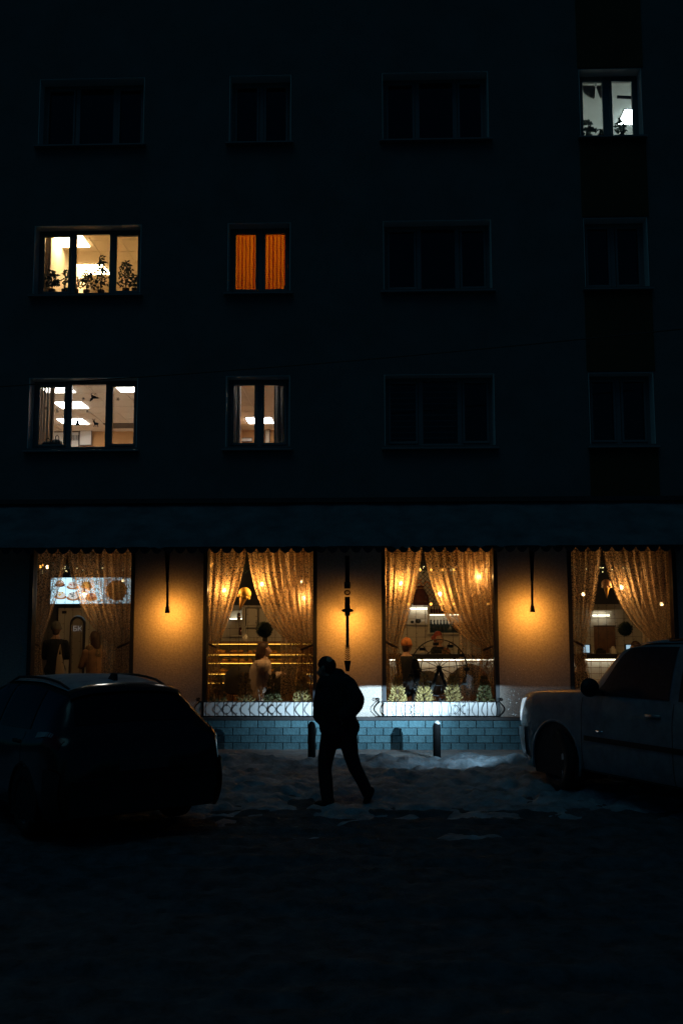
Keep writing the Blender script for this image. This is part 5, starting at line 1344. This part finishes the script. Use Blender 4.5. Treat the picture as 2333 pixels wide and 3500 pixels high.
for s in (1, -1):
    put('front_side_window', K.patch(2.15, 2.95, 4.08, 4.93, .006, 10, 6, s, lambda u: (1.66+.52*u, 2.95)), 'frost_glass', suv)
    put('rear_side_window', K.patch(3.09, 4.05, 4.08, 4.93, .006, 8, 6, s), 'frost_glass', suv)
    put('quarter_window', K.patch(4.24, 4.9, 4.08, 4.93, .006, 6, 6, s), 'frost_glass', suv)
    for d in (1.50, 3.02, 4.12):                                            # door gaps
        put('door_gap', K.patch(d, d+.012, 1.2, 4.02, .003, 1, 18, s), 'plastic', suv)
    put('side_moulding', K.patch(1.56, 4.1, 2.26, 2.42, .012, 14, 2, s), 'plastic', suv)
    put('running_board', MB().box(-2.5, -.5, s*.90-.07, s*.90+.07, .33, .38), 'plastic', suv)
    hl = put('headlight', K.patch(.02, .30, 2.75, 4.15, .006, 6, 8, s, lambda u: (.03, .20+.14*u)), 'headlamp', suv)
    hp = K.S(2.98, 3.55); 
    for dd in (2.74, 3.85):
        p = K.S(dd, 3.45); put('door_handle', MB().box(p.x-.11, p.x+.11, p.y*s-.012*s+.0, p.y*s+.028*s, p.z-.022, p.z+.022), 'rim', suv)
    p = K.S(1.86, 4.0)
    mr = put('wing_mirror', MB().ball((p.x+.02, s*(p.y+.17), p.z+.13), .13, 12, 8, (.55, 1.0, .85)).tube([(p.x, s*(p.y-.01), p.z+.06), (p.x+.02, s*(p.y+.1), p.z+.09)], .03, 6), 'plastic', suv)
    put('roof_rail', MB().tube([(p_.x, s*p_.y, p_.z+.04) for p_ in [K.S(2.7+q*.35, 5.25) for q in range(6)]], .016, 6), 'plastic', suv)
put('windscreen', K.patch(1.60, 2.02, 5.08, 7, .006, 8, 8, 1).add(*(lambda m: (m.v, m.f))(K.patch(1.60, 2.02, 5.08, 7, .006, 8, 8, -1))), 'car_glass', suv)
for s in (1, -1): put('bumper_corner', K.patch(0.01, .35, 1.2, 2.5, .03, 8, 6, s), 'carsilver', suv)
put('front_bumper', MB().box(.95, 1.02, -.60, .60, .46, .70), 'carsilver', suv, False)
put('grille', MB().box(.972, .995, -.55, .55, .68, .98), 'plastic', suv)
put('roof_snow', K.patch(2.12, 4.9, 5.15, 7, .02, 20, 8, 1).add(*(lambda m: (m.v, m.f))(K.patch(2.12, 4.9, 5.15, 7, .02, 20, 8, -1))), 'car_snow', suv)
put('roof_hatch', K.patch(3.0, 3.75, 6.0, 7, .028, 6, 4, 1).add(*(lambda m: (m.v, m.f))(K.patch(3.0, 3.75, 6.0, 7, .028, 6, 4, -1))), 'car_glass', suv)
p = K.S(2.6, 2.7)
put('door_badge', MB().box(-.92-.0, -.80, 1.006, 1.012, .80, .825), 'chrome', suv)
# beams: white low beam cut off at lamp height, built as lamps in the headlights
sm_ = Matrix.Translation(org) @ Matrix.Rotation(math.atan2(fwd.y, fwd.x), 4, 'Z')
def headlight(side, watts, down, aim, wide, edge):
    pos = sm_ @ Vector((.98+.05, side*.74, .97))
    L = bpy.data.lights.new('headlight_beam', 'SPOT'); L.energy = watts; L.color = (.58, .84, 1.0); L.shadow_soft_size = .006
    L.spot_size = R(100); L.spot_blend = .3; L.use_nodes = True
    n = L.node_tree.nodes; l = L.node_tree.links; em = n['Emission']
    tc = n.new('ShaderNodeTexCoord'); sp = n.new('ShaderNodeSeparateXYZ'); l.new(tc.outputs['Normal'], sp.inputs[0])
    def mth(op, a, b=0.0, c=None):
        q = n.new('ShaderNodeMath'); q.operation = op
        for i, v in enumerate((a, b) if c is None else (a, b, c)):
            if isinstance(v, (int, float)): q.inputs[i].default_value = v
            else: l.new(v, q.inputs[i])
        return q.outputs[0]
    az = mth('ABSOLUTE', sp.outputs[2]); el = mth('DIVIDE', sp.outputs[1], az); ah = mth('DIVIDE', sp.outputs[0], az)
    mr = n.new('ShaderNodeMapRange'); mr.inputs[1].default_value = -.004; mr.inputs[2].default_value = .008; mr.inputs[3].default_value = 1; mr.inputs[4].default_value = .0
    elc = mth('ADD', el, mth('MULTIPLY', mth('MAXIMUM', mth('MULTIPLY', ah, -1.0), 0.0), .11))   # the cut-off dips away from the kerb side
    l.new(elc, mr.inputs[0])                                     # sharp cut-off above
    dn = mth('MAXIMUM', mth('SUBTRACT', mth('MULTIPLY', el, -1.0), .10), 0.0)
    down_ = mth('EXPONENT', mth('MULTIPLY', dn, -1/.085))       # fades below
    side_ = mth('EXPONENT', mth('MULTIPLY', mth('POWER', mth('ABSOLUTE', mth('DIVIDE', ah, wide)), edge), -1.0))
    spill = mth('EXPONENT', mth('MULTIPLY', mth('POWER', mth('ABSOLUTE', mth('DIVIDE', ah, .75)), 2.0), -1.0))
    st = mth('MULTIPLY', mr.outputs[0], mth('ADD', mth('MULTIPLY', down_, side_), mth('MULTIPLY', spill, .035)))
    l.new(st, em.inputs['Strength'])
    o = bpy.data.objects.new('headlight_beam', L); C.objects.link(o)
    d = (sm_.to_3x3() @ Vector((1, aim, 0))); d.z = down
    o.matrix_basis = Matrix.Translation(pos) @ d.to_track_quat('-Z', 'Y').to_matrix().to_4x4()
    o.parent = suv; o.matrix_parent_inverse = wmat(suv).inverted()
headlight(1, 2050, 0.014, .09, .33, 4.0); headlight(-1, 480, .024, .18, .225, 4.0)
# falling snow caught in the beam
fl = MB(); rnd = random.Random(12)
for k in range(95):
    c = P(1735+rnd.random()**1.3*130, 2285+rnd.random()*170, rnd.uniform(15.2, 16.8)); fl.ball(c, rnd.uniform(.003, .008), 5, 3)
tag(fl.build('falling_snow', 'flake'), 'fine snow sparkling in the headlight beam', 'snow', kind='stuff')

# ---- the black hatchback
hb_st = [
    (0.00, .36, .55, .48, .66, .60, .70, .68, .66, .72, .55, .74), (0.10, .28, .70, .46, .80, .62, .82, .74, .78, .80, .66, .82), (0.5, .22, .80, .46, .89, .68, .89, .84, .84, .90, .68, .93), (1.1, .22, .82, .48, .90, .74, .895, .92, .85, .99, .68, 1.02),
    (1.35, .22, .82, .48, .90, .76, .895, .94, .85, 1.05, .68, 1.08), (1.9, .22, .82, .48, .90, .78, .895, .96, .84, 1.36, .62, 1.41), (2.3, .22, .82, .48, .90, .79, .895, .97, .84, 1.43, .60, 1.50), (3.0, .22, .82, .48, .90, .80, .895, .98, .84, 1.44, .595, 1.52),
    (3.55, .20, .82, .48, .90, .84, .905, 1.0, .85, 1.40, .595, 1.48), (3.86, .20, .82, .48, .90, .87, .905, 1.02, .85, 1.36, .59, 1.43), (4.02, .21, .81, .48, .90, .90, .90, 1.03, .845, 1.22, .63, 1.27), (4.16, .22, .80, .48, .895, .90, .885, 1.01, .83, 1.08, .66, 1.10),
    (4.24, .23, .79, .48, .885, .89, .865, .985, .80, 1.02, .65, 1.03), (4.30, .24, .77, .48, .87, .86, .83, .94, .76, .97, .62, .98), (4.34, .26, .74, .48, .84, .80, .79, .88, .72, .91, .58, .92)]
ctc = PZ(592, 2790, 0.0)
HEAD2 = R(37)+YAW
fwd = Vector((-math.sin(HEAD2), math.cos(HEAD2), 0)); lft = Vector((-fwd.y, fwd.x, 0))
WB2 = 2.62
org2 = ctc+lft*.78+fwd*WB2
hb = thing('parked_hatchback', 'black hatchback with snow dusted roof parked nose towards the cafe', 'car', (org2.x, org2.y, 0), None, math.atan2(fwd.y, fwd.x))
K2 = Car(hb_st, .86)
put('body', K2.body([(0, .32, .375), (-WB2, .32, .375)]), 'carblack', hb)
for ax in (0, -WB2):
    for s in (1, -1):
        liner(hb, ax, .32, .375, s*.885, s*.5); lip(hb, ax, .32, .378, s*.892, m='plastic', rad=.016); wheel(hb, ax, s*.78, .32, .215, s, 0, 7)
def both(K_, *a): return K_.patch(*a, 1).add(*(lambda m: (m.v, m.f))(K_.patch(*a, -1)))
put('rear_window', both(K2, 3.90, 4.15, 5.12, 7, .006, 8, 8), 'car_glass', hb)
put('windscreen', both(K2, 1.42, 1.92, 5.1, 7, .006, 8, 8), 'car_glass', hb)
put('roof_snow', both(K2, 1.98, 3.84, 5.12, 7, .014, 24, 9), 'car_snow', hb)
put('rear_bumper', MB().box(-3.525, -3.45, -.76, .76, .27, .56), 'plastic', hb, False)
put('bumper_strip', MB().box(-3.54, -3.47, -.74, .74, .56, .60), 'carblack', hb, False)
for s in (1, -1):
    put('bumper_corner', K2.patch(4.10, 4.33, 1.2, 2.5, .035, 8, 6, s), 'plastic', hb)
put('number_plate', MB().box(-3.50, -3.482, -.26, .26, .66, .77), 'plate', hb, False)
put('spoiler', both(K2, 3.80, 3.93, 5.0, 7, .03, 4, 8), 'carblack', hb)
put('rear_wiper', MB().tube([(-3.19, 0, 1.125), (-3.10, .30, 1.20)], .010, 5), 'plastic', hb)
for s in (1, -1):
    put('tail_light', K2.patch(4.0, 4.27, 3.05, 4.0, .008, 6, 6, s), 'tail_red', hb)
    put('front_side_window', K2.patch(1.7, 2.5, 4.1, 4.92, .006, 8, 5, s, lambda u: (1.55+.42*u, 2.5)), 'car_glass', hb)
    put('rear_side_window', K2.patch(2.58, 3.45, 4.1, 4.92, .006, 8, 5, s, lambda u: (2.58, 3.50-.12*u)), 'car_glass', hb)
    put('roof_rail', MB().tube([(p_.x, s*p_.y, p_.z+(.045 if 0 < q < 7 else .01)) for q, p_ in enumerate([K2.S(2.05+q*.24, 5.22) for q in range(8)])], .014, 6), 'plastic', hb)
    p = K2.S(1.65, 4.0); put('wing_mirror', MB().ball((p.x, s*(p.y+.11), p.z+.08), .09, 10, 7, (.6, 1, .75)), 'carblack', hb)
    for dd in (1.55, 2.54, 3.40): put('door_gap', K2.patch(dd, dd+.010, 1.3, 4.02, .003, 1, 16, s), 'plastic', hb)
    for dd in (2.36, 3.26): p = K2.S(dd, 3.5); put('door_handle', MB().box(p.x-.09, p.x+.09, s*(p.y-.01), s*(p.y+.022), p.z-.016, p.z+.016), 'plastic', hb)
    put('fender_snow', K2.patch(3.75, 4.12, 3.72, 4.02, .008, 8, 3, s), 'car_snow', hb)
p = K2.S(3.55, 7); put('antenna_fin', MB().prism([(p.x-.09, p.z), (p.x+.09, p.z), (p.x-.03, p.z+.085), (p.x-.08, p.z+.075)], -.022, .022), 'plastic', hb, False)
